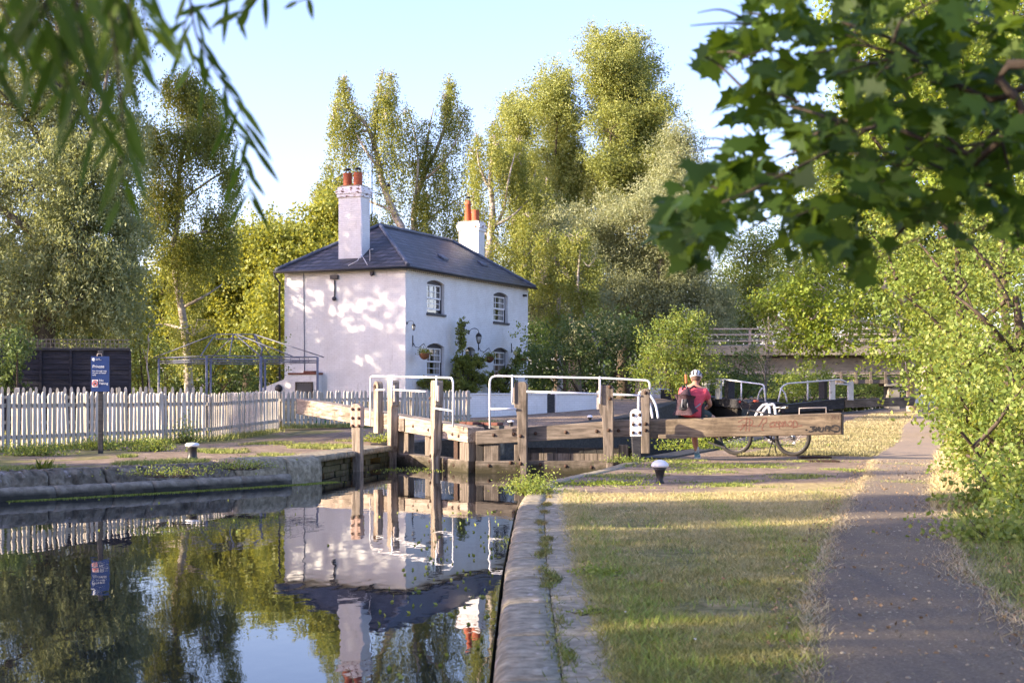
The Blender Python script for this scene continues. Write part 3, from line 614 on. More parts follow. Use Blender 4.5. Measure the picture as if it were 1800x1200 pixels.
def rpost(lf, px, w, y0, y1, ztop, zbot, mat, name='post', rnd_=.06, bev=.012, lean=0):
    t = lf.t(px); x0, x1 = t-w/2, t+w/2; mb = MB(); pts = [(x0,zbot),(x1,zbot)]
    if rnd_: pts += [(t+lean+w/2*math.cos(a), ztop-rnd_+rnd_*math.sin(a)) for a in np.linspace(0.0,math.pi,9)]
    else: pts += [(x1+lean,ztop),(x0+lean,ztop)]
    mb.prism(pts, 'y', y0, y1); return mb.build(name, MT[mat], lf.o, bev)
def railrun(lf, runs, off, r=.0175, mat='whitepaint', name='handrail'):
    mb = MB()
    for run in runs:
        P_ = [lf.q(px, py, off) for px, py in run]; out = [P_[0]]
        for a, b, c in zip(P_, P_[1:], P_[2:]):
            d1 = (a-b); d2 = (c-b); q = min(.13, d1.length*.45, d2.length*.45)
            if d1.normalized().dot(d2.normalized()) < -.95: out.append(b); continue
            p1 = b+d1.normalized()*q; p2 = b+d2.normalized()*q
            for k in range(6): u = k/5; out.append(p1*(1-u)**2+b*2*u*(1-u)+p2*u*u)
        out.append(P_[-1]); mb.tube(out, r, 8)
    for run in runs[1:]:
        if abs(run[0][0]-run[-1][0]) < 3: mb.ball(tuple(lf.q(*run[0],off)), r*1.6, 0, 8, 6)
    return mb.build(name, MT[mat], lf.o)
MT['rbeam'] = woodmat('honey brown beam timber', ((.13,.10,.07),(.23,.18,.12),(.35,.275,.185)), 'x')
A = Leaf(LH, MI, 'sunlit left leaf of the near lock gates with a pale weathered beam')
bm = beam(A, [(533,700,727),(837,751,778)], -.17, .17, 'balance_beam', 'beam')
bolts(A, [(741,749),(768,755),(790,759),(811,763),(822,766)], .172, bm)
x0 = A.t(533); mb = MB(); mb.box((x0-.014,-.17,A.z(533,727)+.01),(x0-.001,.17,A.z(533,700)-.01)); mb.build('end_plate', MT['steel'], bm)
mb = MB(); xa = A.t(718); mb.box((xa,-.2,A.z(718,757)),(xa+.26,-.173,A.z(718,735))); mb.build('iron_strap', MT['gbeam'], bm, .004)
rpost(A, 706, .3, -.13, .13, .62, -1.2, 'post', 'heel_post', 0)
def stanchion(lf, px, ztop, zstep, w, mat, y0=-.33, y1=-.175, sgn=1, zb=-1.0, low=None):
    t = lf.t(px)
    pr = [(-.5*w,zb),(.0*w,zb),(.0*w,-.02),(.2*w,.12),(.3*w,zstep-.14),(.36*w,zstep-.05),(.5*w,zstep),(.5*w,ztop-.04),(.4*w,ztop),(-.36*w,ztop),(-.5*w,ztop-.05)]
    pr = [(t+sgn*a, b) for a, b in pr]; mb = MB(); mb.prism(pr, 'y', y0, y1); p = mb.build('paddle_post', MT[mat], lf.o, .012)
    mb = MB(); mb.box((t+sgn*.5*w+.004,y0+.03,zstep+.06),(t+sgn*.5*w+.05,y0+.07,ztop-.1)) if sgn > 0 else mb.box((t-.5*w-.05,y0+.03,zstep+.06),(t-.5*w-.004,y0+.07,ztop-.1)); mb.build('rack', MT['rail'], p, .004)
    return p
stanchion(A, 712, 1.42, .93, .27, 'post'); p = stanchion(A, 790, 1.40, .95, .25, 'post')
bolts(A, [(786,768),(786,800),(785,700)], .332, p)
rpost(A, 684, .26, -.30, -.175, 1.41, .34, 'post', 'guard_post', .09)
mb = MB(); mb.ball(tuple(A.q(684,679,.31)), .035); mb.tube([A.q(684,679,.32), A.q(687,685,.34)], .012, 5); mb.build('iron_hook', MT['bolt'], A.o)
o_ = beam(A, [(706,795,850),(837,809,860)], -.16, .1, 'bottom_rail', 'wet', .012)
bolts(A, [(724,803),(769,810),(797,813),(812,817)], .162, o_)
def vpost(lf, a, b, y0, y1, za, zb, mat, name='gate_post', sub=None):
    mb = MB(); mb.box((lf.t(a),y0,zb),(lf.t(b),y1,za)); return mb.build(name, MT[mat], sub or lf.o, .01)
vpost(A, 713, 722, -.06, .08, .52, -.9, 'gpost'); vpost(A, 752, 763, -.06, .08, .42, -.9, 'gpost'); vpost(A, 806, 813, -.1, .06, .33, -.9, 'bolt'); vpost(A, 821, 837, -.15, .12, .28, -.9, 'gpost', 'mitre_post')
mb = MB(); n = int(A.L/.25); [mb.box((.1+.25*i,.105,-2),(.34+.25*i,.15,-.12)) for i in range(n)]; mb.build('gate_boards', MT['darkwood'], A.o, .004)
railrun(A, [[(680,748),(680,661),(829,664),(829,750)],[(719,661.5),(719,700)],[(799,663),(799,704)],[(690,685),(706,685)],[(722,685),(780,688)],[(795,717),(829,722)]], .36)
# near right leaf (x from the mitre)
B = Leaf(MI, RH, 'right leaf of the near lock gates with graffiti sprayed on its long beam')
hb = beam(B, [(838.5,757,781),(1062,740,768),(1131,736,766)], -.15, .15, 'top_rail', 'gbeam')
bm = beam(B, [(1132,738,770),(1478,725,763)], -.20, .20, 'balance_beam', 'rbeam', .02)
bolts(B, [(870,764),(905,762),(921,763),(943,761),(996,759),(1050,757),(1088,756)], .152, hb)
x1 = B.t(1478); mb = MB(); mb.box((x1+.001,-.205,B.z(1478,763)),(x1+.03,.205,B.z(1478,726)-.0)); mb.build('end_plate', MT['steel'], bm)
mb = MB(); mb.box((B.t(1158),-.27,B.z(1158,770)),(B.t(1208),-.202,B.z(1158,762.5))); mb.build('foot_block', MT['rbeam'], bm, .01)
p = stanchion(B, 919, 1.36, .9, .22, 'gpost', -.31, -.155, -1)
bolts(B, [(919,765),(919,813)], .312, p)
p = stanchion(B, 1068, 1.30, .82, .24, 'gpost', -.31, -.155, -1)
bolts(B, [(1074,680),(1074,700),(1072,755)], .312, p)
rpost(B, 1136, .15, -.33, -.21, 1.24, .12, 'gpost', 'heel_post', .04); bolts(B, [(1136,690),(1136,744),(1136,755)], .332, hb)
o_ = beam(B, [(838.5,809,860),(1120,809,860)], -.17, .1, 'bottom_rail', 'wet', .012)
bolts(B, [(862,817),(900,812),(952,815),(996,818),(1041,820)], .172, o_)
for a, b, m_ in ((839,851,'darkwood'),(852,878,'gpost'),(905,914,'gpost'),(1088,1104,'gpost')): vpost(B, a, b, -.1, .1, .26, -.9, m_, 'gate_post' if a != 839 else 'mitre_post')
mb = MB(); [mb.box((.7+.24*i,.105,-2),(.93+.24*i,.15,.2)) for i in range(9)]; mb.build('gate_boards', MT['chamber'], B.o, .004)  # back boards coloured shade black so the gap under the rail is dark
mb = MB(); [mb.box((.72+.24*i,.06,-.6),(.95+.24*i,.1,.10)) for i in range(8)]; mb.build('gate_boards', MT['gpost'], B.o, .004)
railrun(B, [[(866,752),(866,661),(1068,665),(1143,669),(1144,684)],[(905,661.5),(905,707)],[(1057,664.5),(1057,709)],[(930,688),(1055,692)],[(1080,693),(1128,695)],[(866,718),(912,718)]], .34)
mb = MB(); 
for a, b in ((858,866),(888,900)): pass
# graffiti strokes on the beam face
def bq(px, py, off=.203): return B.q(px, py, off)
def stroke(pts, r, mb):
    P_ = [bq(*p) for p in pts]; out = []
    for i in range(len(P_)-1):
        a = P_[max(i-1,0)]; b = P_[i]; c = P_[i+1]; d = P_[min(i+2,len(P_)-1)]
        for k in range(4):
            u = k/4; out.append(.5*((2*b)+(c-a)*u+(2*a-5*b+4*c-d)*u*u+(-a+3*b-3*c+d)*u**3))
    out.append(P_[-1]); vs = []
    for i, p in enumerate(out):
        d = out[min(i+1,len(out)-1)]-out[max(i-1,0)]; d = Vector((d.x,0,d.z)); d = d.normalized() if d.length > 1e-6 else Vector((1,0,0)); n_ = Vector((-d.z,0,d.x))
        vs += [p+n_*r, p-n_*r]
    mb.add(vs, [(2*i,2*i+2,2*i+3,2*i+1) for i in range(len(out)-1)])
G1 = [[(1297,741),(1310,735),(1322,739),(1318,747),(1304,745)],[(1312,733),(1310,757)],[(1317,734),(1316,757)],[(1296,749),(1312,747),(1328,748)],[(1300,756),(1312,742)],
      [(1331,749),(1337,742),(1340,735)],[(1340,736),(1345,733),(1346,741),(1339,745)],[(1341,745),(1338,754),(1342,755)],
      [(1353,743),(1360,741),(1359,748),(1352,747),(1354,743)],[(1361,748),(1364,740),(1368,746)],[(1369,753),(1368,740),(1373,744),(1370,748)],[(1375,740),(1374,750),(1379,739),(1380,749)],
      [(1384,742),(1389,739),(1391,745),(1386,749),(1383,744)],[(1393,752),(1394,739),(1399,741),(1400,748),(1395,749)],[(1402,748),(1409,747)],[(1352,750),(1380,748),(1400,750)]]
G2 = [[(1415,756),(1416,754.5),(1417,756)],[(1422,750),(1431,749),(1426,753),(1432,754),(1424,758),(1420,757)],[(1434,750),(1432,757),(1437,752),(1438,749),(1437,757)],[(1441,751),(1439,757),(1444,757),(1446,750)],
      [(1449,757),(1450,749),(1455,749),(1452,753)],[(1457,748),(1455,758)],[(1464,749),(1456,753),(1465,757),(1470,757)],[(1460,748),(1468,747),(1474,751),(1472,757),(1464,759)],[(1467,753),(1468,752.2)]]
mb = MB(); [stroke(g, .009, mb) for g in G1]; mb.build('red_graffiti', mk('faded red spray paint', [(.15,.06,.04),(.20,.12,.085)], 25, rough=.9, bmp=0), bm)
mb = MB(); [stroke(g, .013, mb) for g in G2]; mb.build('black_graffiti', simple('black spray paint', (.02,.018,.018), .8), bm)
mb = MB(); [stroke(g, .007, mb) for g in [[(1459,730),(1463,730),(1460,736)],[(1466,730),(1465,733),(1467,736)],[(1471,730),(1472,736)]]]; mb.build('pencil_mark', simple('dark pencil mark', (.10,.06,.04), .8), bm)
# posts standing in the water / on the bank beside the gates
def timber_post(px, D, w, d, ztop, zbot, label, cat, white=None, rz=0, top='post', bot='post', zsplit=None):
    X = (px-900)/F*D; t = thing('guard_post' if cat == 'post' else cat, label, cat, (X, D, 0), rz)
    zs = zsplit if zsplit is not None else ztop-.3
    mb = MB(); mb.prism([(-w/2,zs+.002),(w/2,zs+.002)]+[(w/2*math.cos(a), ztop-.08+.08*math.sin(a)) for a in np.linspace(0,math.pi,9)], 'y', -d/2, d/2)
    mb.build('post_head', MT[top], t, .012); mb = MB(); mb.prism([(-w*.12,zbot),(w*.42,zbot),(w*.42,zs),(-w*.42,zs)], 'y', -d/2+.01, d/2-.01); mb.build('post_shaft', MT[bot], t, .01)
    for k, (a, b) in enumerate(((-.3,.1),(.3,.1),(-.3,.26),(.3,.26),(-.3,.4),(.3,.4))):
        if ztop-b < zs+.02: continue
        mb = MB(); mb.lathe([(.03,-.004),(.03,.006),(.02,.02),(.004,.022)], (a*w,-d/2,ztop-b), 8, 0, Matrix.Rotation(math.pi/2,4,'X')); mb.build('bolt', MT['bolt'], t)
    return t
MT['pinkpost'] = woodmat('pale pinkish post timber', ((.36,.24,.18),(.52,.38,.30),(.62,.50,.42)), 'z')  # paler, pinker timber tone for the post head
timber_post(628.5, 25.7, .20, .2, .975, -1.3, 'timber guard post with rounded bolted head standing in the water left of the gates', 'post', top='pinkpost', bot='post', rz=-.25, zsplit=.55)
timber_post(1118, 24.3, .19, .17, .89, -.5, 'timber post with flaking white head and black shaft where the right gate meets the bank', 'post', top='whitewood', bot='blackwood', zsplit=.42)
# ---------------- far gates
GZ = .43
FLH, FRH, FMI = Vector((8.2,57,0)), Vector((12.35,53.5,0)), Vector((9.95,52.6,0))
Cc = Leaf(FLH, FMI, 'left leaf of the far lock gates, black timber with white posts behind the seated cyclist')
bm = beam(Cc, [(1146,682,698),(1168,684,700),(1262,698,714),(1372,708,722)], -.2, .2, 'balance_beam', 'blackwood')
mb = MB(); a, b = Cc.t(1145), Cc.t(1168.5); slopebox(mb, a, b, Cc.z(1145,681.7), Cc.z(1168,683.6), Cc.z(1145,698.3), Cc.z(1168,700.4), -.22, .22); mb.build('white_end', MT['whitewood'], bm, .01)
mb = MB(); mb.box((Cc.t(1255),-.1,-2),(Cc.t(1300),.1,Cc.z(1280,713))); mb.build('gate_boards', MT['darkwood'], Cc.o)
for px, a, b in ((1250,669,700),(1273,667,701)):
    p = vpost(Cc, px-4.6, px+4.6, -.3, -.21, Cc.z(px,a), Cc.z(px,b), 'whitewood', 'paddle_post'); 
for px in (1280,): vpost(Cc, px-3, px+4, -.1, .2, Cc.z(px,668), Cc.z(px,700), 'blackwood', 'gate_post')
railrun(Cc, [[(1252,672),(1268,666),(1280,666),(1355,676),(1358,706)],[(1252,675),(1268,674)],[(1283,667),(1283,678)],[(1315,671),(1315,703)],[(1344,704),(1346,690),(1352,682)]], .3, .03)
mb = MB(); mb.ball(tuple(Cc.q(1314,706,.33)), .06); mb.build('red_fitting', simple('red plastic', (.45,.04,.03), .5), Cc.o)
Dd = Leaf(FMI, FRH, 'right leaf of the far lock gates, black timber with white posts and long brown beam')
bm = beam(Dd, [(1374,711,726),(1480,700,718)], -.18, .18, 'top_rail', 'blackwood')
bm = beam(Dd, [(1481,702,716),(1603,697,713)], -.2, .2, 'balance_beam', 'gbeam'); bmw = beam(Dd, [(1603.3,696,713),(1638,692,710.5)], -.2, .2, 'white_end', 'whitewood'); bmw.parent = bm
mb = MB(); mb.box((Dd.t(1639),-.21,Dd.z(1638,711)),(Dd.t(1641),.21,Dd.z(1638,691.5))); mb.build('end_plate', MT['steel'], bm)
mb = MB(); mb.box((Dd.t(1376),-.1,-2),(Dd.t(1478),.1,Dd.z(1420,721))); mb.build('gate_boards', MT['darkwood'], Dd.o)
for px, a, b in ((1456,668,702),(1488,670,703)): vpost(Dd, px-4.6, px+4.6, -.3, -.21, Dd.z(px,a), Dd.z(px,b), 'whitewood', 'paddle_post')
vpost(Dd, 1444, 1450, -.18, .2, Dd.z(1447,670), Dd.z(1447,701), 'blackwood', 'gate_post')
railrun(Dd, [[(1360,706),(1366,680),(1376,674),(1470,667),(1485,674)],[(1412,671),(1412,703)],[(1376,706),(1372,690),(1364,682)],[(1460,674),(1484,676)]], .3, .03)
# ladder hoops
def hoop(label, pts, D, r=.026, D2=None):
    p0 = P(pts[0][0], pts[0][1], D); t = thing('ladder_handrail', label, 'ladder rail', tuple(p0)); 
    for k in (0,1):
        mb = MB(); q = [P(a+(k*10), b, D+k*.2)-p0 for i,(a,b) in enumerate(pts)]
        out = []
        for i in range(len(q)-1):
            a = q[max(i-1,0)]; b = q[i]; c = q[i+1]; d = q[min(i+2,len(q)-1)]
            for u in (0,.25,.5,.75): out.append(.5*((2*b)+(c-a)*u+(2*a-5*b+4*c-d)*u*u+(-a+3*b-3*c+d)*u**3))
        out.append(q[-1]); mb.tube(out, r, 8); mb.build('hoop_rail', MT['whitepaint'], t)
hoop('pair of white ladder hoops showing above the graffiti beam beside the bicycle', [(1322,765),(1329,729),(1338,715),(1345,711),(1352,716),(1355,765)], 32.0, .028)
hoop('pair of slanting white ladder rails between the gate post and the cyclist', [(1122,738),(1123,694),(1130,691),(1142,710),(1147,735)], 33.0)
mb = MB(); mb.tube([P(1405,745,30.5),P(1405,717.5,30.5),P(1452,715.5,30.5),P(1453,745,30.5)], .015, 6); tag(mb.build('grab_rail', MT['rail']), 'thin rusty grab rail showing above the end of the graffiti beam', 'handrail')
# small brick piers on the lockside behind the mitre
for i, (px, py0, py1, w, lb) in enumerate(((829,741,753,.22,'left brick block of the pair on the lockside above the mitre'),(863,742,757,.30,'right brick block of the pair on the lockside above the mitre'))):
    D = 31+.3*i; X = (px-900)/F*D; mb = MB(); zt_ = H-(py0-HY)/F*D; zb_ = -.2
    t = thing('brick_pier', lb, 'brick pier', (X, D, 0), -.3, 'brick piers'); 
    mb.box((-w/2-.1,-.2,zb_),(w/2+.1,.2,zt_-.07)); mb.build('pier_shaft', MT['bankstone'], t, .012); mb = MB(); [mb.box((-w/2-.1+.16*k,-.21,zt_-.068),(-w/2+.05+.16*k,.21,zt_)) for k in range(int((w+.2)/.15))]; mb.build('brick_course', MT['redbrick'], t, .01)
# the platform the piers stand on: lockside quay beyond the left gate
# ---------------- mooring bollards
def bollard(px, pyb, z, s, label, mush=False):
    D = F*(H-z)/(pyb-HY); X = (px-900)/F*D; t = thing('mooring_bollard', label, 'bollard', (X, D, z), 0, 'black and white mooring bollards')
    mb = MB(); mb.lathe(([(.075,-.05),(.075,.0),(.055,.03),(.06,.10),(.085,.19),(.115,.24)] if mush else [(.10,-.05),(.10,.02),(.085,.05),(.085,.2),(.105,.225)]), (0,0,0), 24)
    b_ = mb.build('bollard_post', MT['steel'], t); mb = MB()
    mb.lathe(([(.115,.241),(.145,.255),(.145,.28),(.12,.32),(.08,.35),(.02,.365)] if mush else [(.105,.226),(.13,.24),(.13,.27),(.10,.29),(.02,.30)]), (0,0,0), 24); mb.build('white_cap', MT['whitepaint'], t)
    t.scale = (s,s,s); return t
bollard(1160, 847, 0, .80, 'mooring bollard with domed white cap on the dirt in front of the graffiti beam', True)
bollard(338, 806, .13, .85, 'flat capped bollard on the left bank in front of the picket fence')
bollard(898, 752, .2, .72, 'flat capped bollard behind the right gate railing near the brick blocks')
bollard(1037, 742, .28, .62, 'small domed bollard on the far lockside in front of the white wall', True)
# ---------------- picket fences
def fence(a, b, za, zb, h, label, sp=.12, pw=.075, post_at=(), back=None, lift=.04, hv=.022, mat='picket'):
    a = Vector((*a,0)); b = Vector((*b,0)); L = (b-a).length; t = thing('picket_fence', label, 'fence', (a.x,a.y,0), math.atan2(b.y-a.y,b.x-a.x), 'white picket fences')
    n = int(L/sp); zf = lambda x: za+(zb-za)*x/L; r_ = random.Random(int(L*100)); protos = []
    for i in range(n):
        x = sp*(i+.5); 
        if i < 6:
            mb = MB(); w = pw/2*(1+r_.uniform(-.06,.06)); mb.prism([(-w,0),(w,0),(w,h-.07),(w*.72,h-.028),(w*.3,h-.004),(-w*.3,h-.004),(-w*.72,h-.028),(-w,h-.07)], 'y', -.012, .012)
            p = mb.build('picket', MT[mat], t); protos.append(p)
        else: p = protos[i%6].copy(); C.objects.link(p); p.parent = t
        p.location = (x+r_.uniform(-.008,.008), r_.uniform(-.003,.003), zf(x)+lift+r_.uniform(-hv,hv)); p.rotation_euler = (r_.uniform(-.02,.02), r_.gauss(0,.018), r_.uniform(-.08,.08))
    for zr in (.24, .8):
        mb = MB(); slopebox(mb, 0, L, zf(0)+zr*h+.04, zf(L)+zr*h+.04, zf(0)+zr*h-.03, zf(L)+zr*h-.03, .016, .055); mb.build('rail', MT[mat], t, .004)
    k = 0; x = .05
    for x in np.arange(.05, L, 2.35):
        mb = MB(); mb.box((x-.055,.058,zf(x)-.3),(x+.055,.16,zf(x)+h+.02)); mb.build('fence_post', MT[mat], t, .008)
    return t
fence((-11.6,18.5),(-6.64,31.0),.14,.14,1.0,'near run of white picket fence along the left bank with gappy weathered pickets', .135, .078)
fence((-6.62,31.03),(-6.1,37.3),.14,.22,.98,'middle run of picket fence seen nearly end on, its pickets packed close together', .135, .07)
fence((-6.06,37.33),(-1.2,42.6),.22,.26,.96,'run of white picket fence behind the sunlit lock beam below the cottage', .15, .09)
fence((-16.5,33.0),(-7.6,35.3),.2,.2,1.08,'low white picket fence seen behind the front fence near the blue sign', .16, .07)
# white garden wall
wA, wB = P(845,740,45.5), P(1064,730,49); d = (wB-wA); L = math.hypot(d.x,d.y)
t = thing('garden_wall', 'low white painted garden wall beyond the lock with a dark door set in it', 'wall', (wA.x,wA.y,0), math.atan2(d.y,d.x))
q = lambda px: ((px-900)/F*wA.y-wA.x)/(d.x/L-(px-900)/F*d.y/L)
for a, b in ((845,962),(977,1064)):
    mb = MB(); mb.box((q(a)-(1.6 if a == 845 else 0),0,-.3),(q(b),.24,1.12)); mb.build('wall', MT['brick'], t, .01)
    mb = MB(); mb.box((q(a)-(1.6 if a == 845 else 0),-.03,1.12),(q(b),.27,1.17)); mb.build('coping', MT['whitewood'], t, .01)
mb = MB(); mb.box((q(962)+.01,.05,0),(q(977)-.01,.12,1.14)); mb.build('door', MT['blackwood'], t, .005)
# ---------------- black boarded fence with trellis
t = thing('board_fence', 'tall black feather board fence with open trellis along its top behind the pickets', 'fence', (-18.5,36.6,0), math.atan2(1.4,8.3)); L = 8.42
for i in range(11):
    mb = MB(); mb.box((i*.765+.01,0,.1),((i+1)*.765-.01,.025,2.30)); pn = mb.build('panel', MT['blackfence'], t)
    mb = MB(); [mb.prism([(-.004,.12+.14*k),(-.022,.12+.14*k),(-.004,.258+.14*k)], 'x', i*.765+.012, (i+1)*.765-.012) for k in range(15)]; mb.build('feather_board', MT['blackfence'], pn)
for i in range(12): mb = MB(); mb.box((i*.765-.03,-.05,.05),(i*.765+.03,-.005,2.30)); mb.build('fence_post', MT['blackfence'], t)
mb = MB(); mb.box((0,-.06,2.301),(L,.05,2.36)); mb.build('cap_rail', MT['blackwood'], t)
for i in range(11):
    mb = MB(); [mb.box((i*.765+.055*k+.02,0,2.361),(i*.765+.055*k+.035,.015,2.60)) for k in range(0,14,2)]; [mb.box((i*.765+.01,.016,z),((i+1)*.765-.01,.03,z+.018)) for z in (2.37,2.48,2.58)]; mb.build('trellis', MT['trellis'], t)
# ---------------- blue sign
def text(s, size, loc, mat, parent, name='lettering', ext=.002):
    cu = bpy.data.curves.new(name, 'FONT'); cu.body = s; cu.size = size; cu.extrude = ext; cu.space_line = .95
    o = bpy.data.objects.new(name, cu); C.objects.link(o); bpy.context.view_layer.update()
    me = bpy.data.meshes.new_from_object(o.evaluated_get(bpy.context.evaluated_depsgraph_get())); bpy.data.objects.remove(o)
    me.materials.clear(); me.materials.append(mat)
    o = bpy.data.objects.new(name, me); C.objects.link(o); o.parent = parent; o.location = loc; o.rotation_euler = (math.pi/2,0,0); return o
D = 24.6; X = (176-900)/F*D
t = thing('information_sign', 'blue and white notice board on a black post in front of the picket fence', 'sign', (X, D, 0), .12)
mb = MB(); mb.box((-.04,.016,.0),(.04,.09,1.9)); mb.build('post', MT['blackwood'], t, .006)
mb = MB(); zb_, zt_ = 1.15+4/101.6, 1.15+66/101.6; mb.box((-.155,0,zb_),(.155,.014,zt_)); pn = mb.build('sign_panel', mk('blue sign enamel', [(.012,.035,.13),(.02,.05,.18)], 3, rough=.3, bmp=0), t)
wm = simple('white sign lettering', (.75,.78,.82), .5); hh = zt_-zb_
text('Private', .072, (-.13,-.003,zt_-.20), wm, pn); text('No through way\nAccess to boats\nonly', .036, (-.13,-.003,zt_-.265), wm, pn); text('No\nFishing', .055, (-.015,-.003,zb_+.175), wm, pn)
text('Canal &\nRiver Trust', .02, (-.07,-.003,zt_-.05), wm, pn)
mb = MB(); mb.lathe([(.012,0),(.026,0),(.026,.003),(.012,.003)], (-.107,-.0005,zt_-.055), 20, 0, Matrix.Rotation(math.pi/2,4,'X')); mb.prism([(-.095,zt_-.09),(-.12,zt_-.085),(-.107,zt_-.07)], 'y', -.003, -.0005); mb.build('emblem', wm, pn)
mb = MB(); mb.box((-.135,-.004,zb_+.075),(-.035,-.001,zb_+.205)); ic = mb.build('pictogram', simple('white pictogram ground', (.8,.75,.72), .5), pn)
mb = MB(); M_ = Matrix.Rotation(math.pi/2,4,'X'); 
mb.tube([(-.085+.042*math.cos(a),-.006,zb_+.14+.048*math.sin(a)) for a in np.linspace(0,6.283,20)], .006, 5); mb.tube([(-.115,-.006,zb_+.172),(-.055,-.006,zb_+.108)], .006, 5); mb.build('red_ring', simple('red ring', (.55,.05,.02), .5), ic)
mb = MB(); mb.tube([(-.105,-.005,zb_+.12),(-.09,-.005,zb_+.155),(-.075,-.005,zb_+.165),(-.068,-.005,zb_+.13)], .0045, 5); mb.ball((-.088,-.005,zb_+.125), (.012,.003,.006)); mb.build('fish_mark', MT['steel'], ic)
mb = MB(); mb.tube([(-.05,.01,zt_-.0),(-.045,.01,zt_+.04),(.02,.01,zt_+.045),(.03,.01,zt_)], .008, 6); mb.build('bracket', MT['rail'], t)
# ---------------- gazebo frame
fL, fR, bL = P(363,692,40.5), P(558,692,42), P(279,692,43)
o0 = Vector((fL.x,fL.y,.25)); ex = Vector((fR.x-fL.x,fR.y-fL.y,0)); ey = Vector((bL.x-fL.x,bL.y-fL.y,0)); zr = 1.15+65/60-.25; zp = 1.15+106/60-.25
t = thing('gazebo_frame', 'bare grey tubular gazebo frame without its canopy beside the cottage', 'gazebo', tuple(o0))
for k, (u, v) in enumerate(((0,0),(1,0),(0,1),(1,1),(.48,0),(.48,1))):
    p = ex*u+ey*v; mb = MB(); mb.tube([p+Vector((0,0,-.3)), p+Vector((0,0,zr))], .035 if k != 4 else .045, 8); mb.build('leg', MT['grey'], t)
for p_, q_ in ((Vector((0,0,0)),ex),(ey,ex+ey),(Vector((0,0,0)),ey),(ex,ex+ey)):
    mb = MB()
    for z in (zr, zr-.1, zr-.16): mb.tube([p_+Vector((0,0,z)), q_+Vector((0,0,z))], .017, 6)
    n = int((q_-p_).length/.5)
    for i in range(1,n): c = p_.lerp(q_, i/n); mb.tube([c+Vector((0,0,zr)), c+Vector((0,0,zr-.16))], .008, 4)
    mb.build('top_rail', MT['grey'], t)
r0, r1 = ex*.30+ey*.5+Vector((0,0,zp)), ex*.66+ey*.5+Vector((0,0,zp+.02))
mb = MB(); mb.tube([r0,r1], .02, 6); mb.tube([r0-Vector((0,0,.14)),r1-Vector((0,0,.14))], .02, 6); mb.tube([r0,r0-Vector((0,0,.14))], .015, 6); mb.tube([r1,r1-Vector((0,0,.14))], .015, 6); mb.build('ridge', MT['grey'], t)
zrr = Vector((0,0,zr)); mb = MB()
for a, b in ((Vector((0,0,0))-ex*.05,r0),(ey-ex*.05,r0),(ex*1.06,r1),(ex*1.08+ey,r1),(ex*.48,r0.lerp(r1,.5)),(ex*.48+ey,r0.lerp(r1,.5)),(ex*.78,r0.lerp(r1,.55)),(ex*.2,r0.lerp(r1,.45))): mb.tube([a+zrr, b], .018, 6)
mb.build('rafter', MT['grey'], t)
mb = MB(); pts = [r1, r1+Vector((.1,0,-.3)), ex*.48+Vector((.05,-.03,zr+.25)), ex*.48+zrr]; mb.tube(pts, .03, 6); mb.build('bent_rafter', MT['grey'], t)
# ---------------- bridges
def bridge():
    D = 80; s = F/D; x0 = P(1150,0,D).x; x1 = P(1900,0,D).x; z = lambda py: H-(py-HY)/s
    t = thing('road_bridge', 'pale concrete road bridge with metal railings crossing over the towpath', 'bridge', (x0, D, 0), .0); L = x1-x0
    mb = MB(); mb.box((0,0,z(656)),(L,.6,z(629))); mb.box((0,2.4,z(656)),(L,3,z(629))); mb.box((0,5,z(656)),(L,5.6,z(629))); mb.build('girder', MT['concrete'], t, .02)
    mb = MB(); mb.box((0,-.03,z(657.5)),(L,-.001,z(652))); mb.build('girder_flange', MT['rail'], t)
    mb = MB(); mb.box((0,.5,z(629)),(L,6,z(622))); mb.build('deck', MT['concrete'], t)
    mb = MB(); mb.box((0,-.9,z(625)),(L,.499,z(608))); mb.build('parapet_edge', MT['concrete'], t, .03)
    for i in range(9): mb = MB(); mb.box((2.55+i*2.7-.05+(.0),-.7,z(608)),(2.55+i*2.7+.08,-.6,z(578))); mb.build('railing_post', MT['rail'], t)
    for py in (579,589,600): mb = MB(); mb.box((0,-.78,z(py)-.035),(L,-.70,z(py)+.035)); mb.build('railing', MT['rail'], t)
    for py in (579,589,600): mb = MB(); mb.box((0,5.7,z(py)-.035),(L,5.8,z(py)+.035)); mb.build('railing', MT['rail'], t)
    for xx in (-.6,L-3.5): mb = MB(); mb.box((xx,.1,-2),(xx+1.5,5.5,z(656))); mb.build('abutment', MT['concrete'], t)
bridge()
def footbridge():
    D = 66; s = F/D; z = lambda py: H-(py-HY)/s; X = lambda px: (px-900)/s
    t = thing('footbridge', 'dark timber railed footbridge on a concrete pier seen under the road bridge', 'bridge', (X(1470),D,0)); o = X(1470)
    mb = MB(); mb.box((0,0,z(674)),(X(1660)-o,1.2,z(667))); mb.build('deck', MT['gbeam'], t)
    for py in (655,661): mb = MB(); mb.box((0,-.05,z(py)-.03),(X(1660)-o,.0,z(py)+.03)); mb.build('railing', MT['gbeam'], t)
    for px in range(1478,1660,26): mb = MB(); mb.box((X(px)-o-.05,-.12,z(673)),(X(px)-o+.05,-.052,z(653))); mb.build('railing_post', MT['gbeam'], t)
    mb = MB(); mb.box((X(1563)-o,.1,-.5),(X(1583)-o,1.0,z(679.1))); mb.build('pier', MT['concrete'], t, .02)
    mb = MB(); mb.box((X(1555)-o,-.05,z(679)),(X(1600)-o,1.1,z(674.1))); mb.build('bearing_beam', MT['concrete'], t, .02)
footbridge()
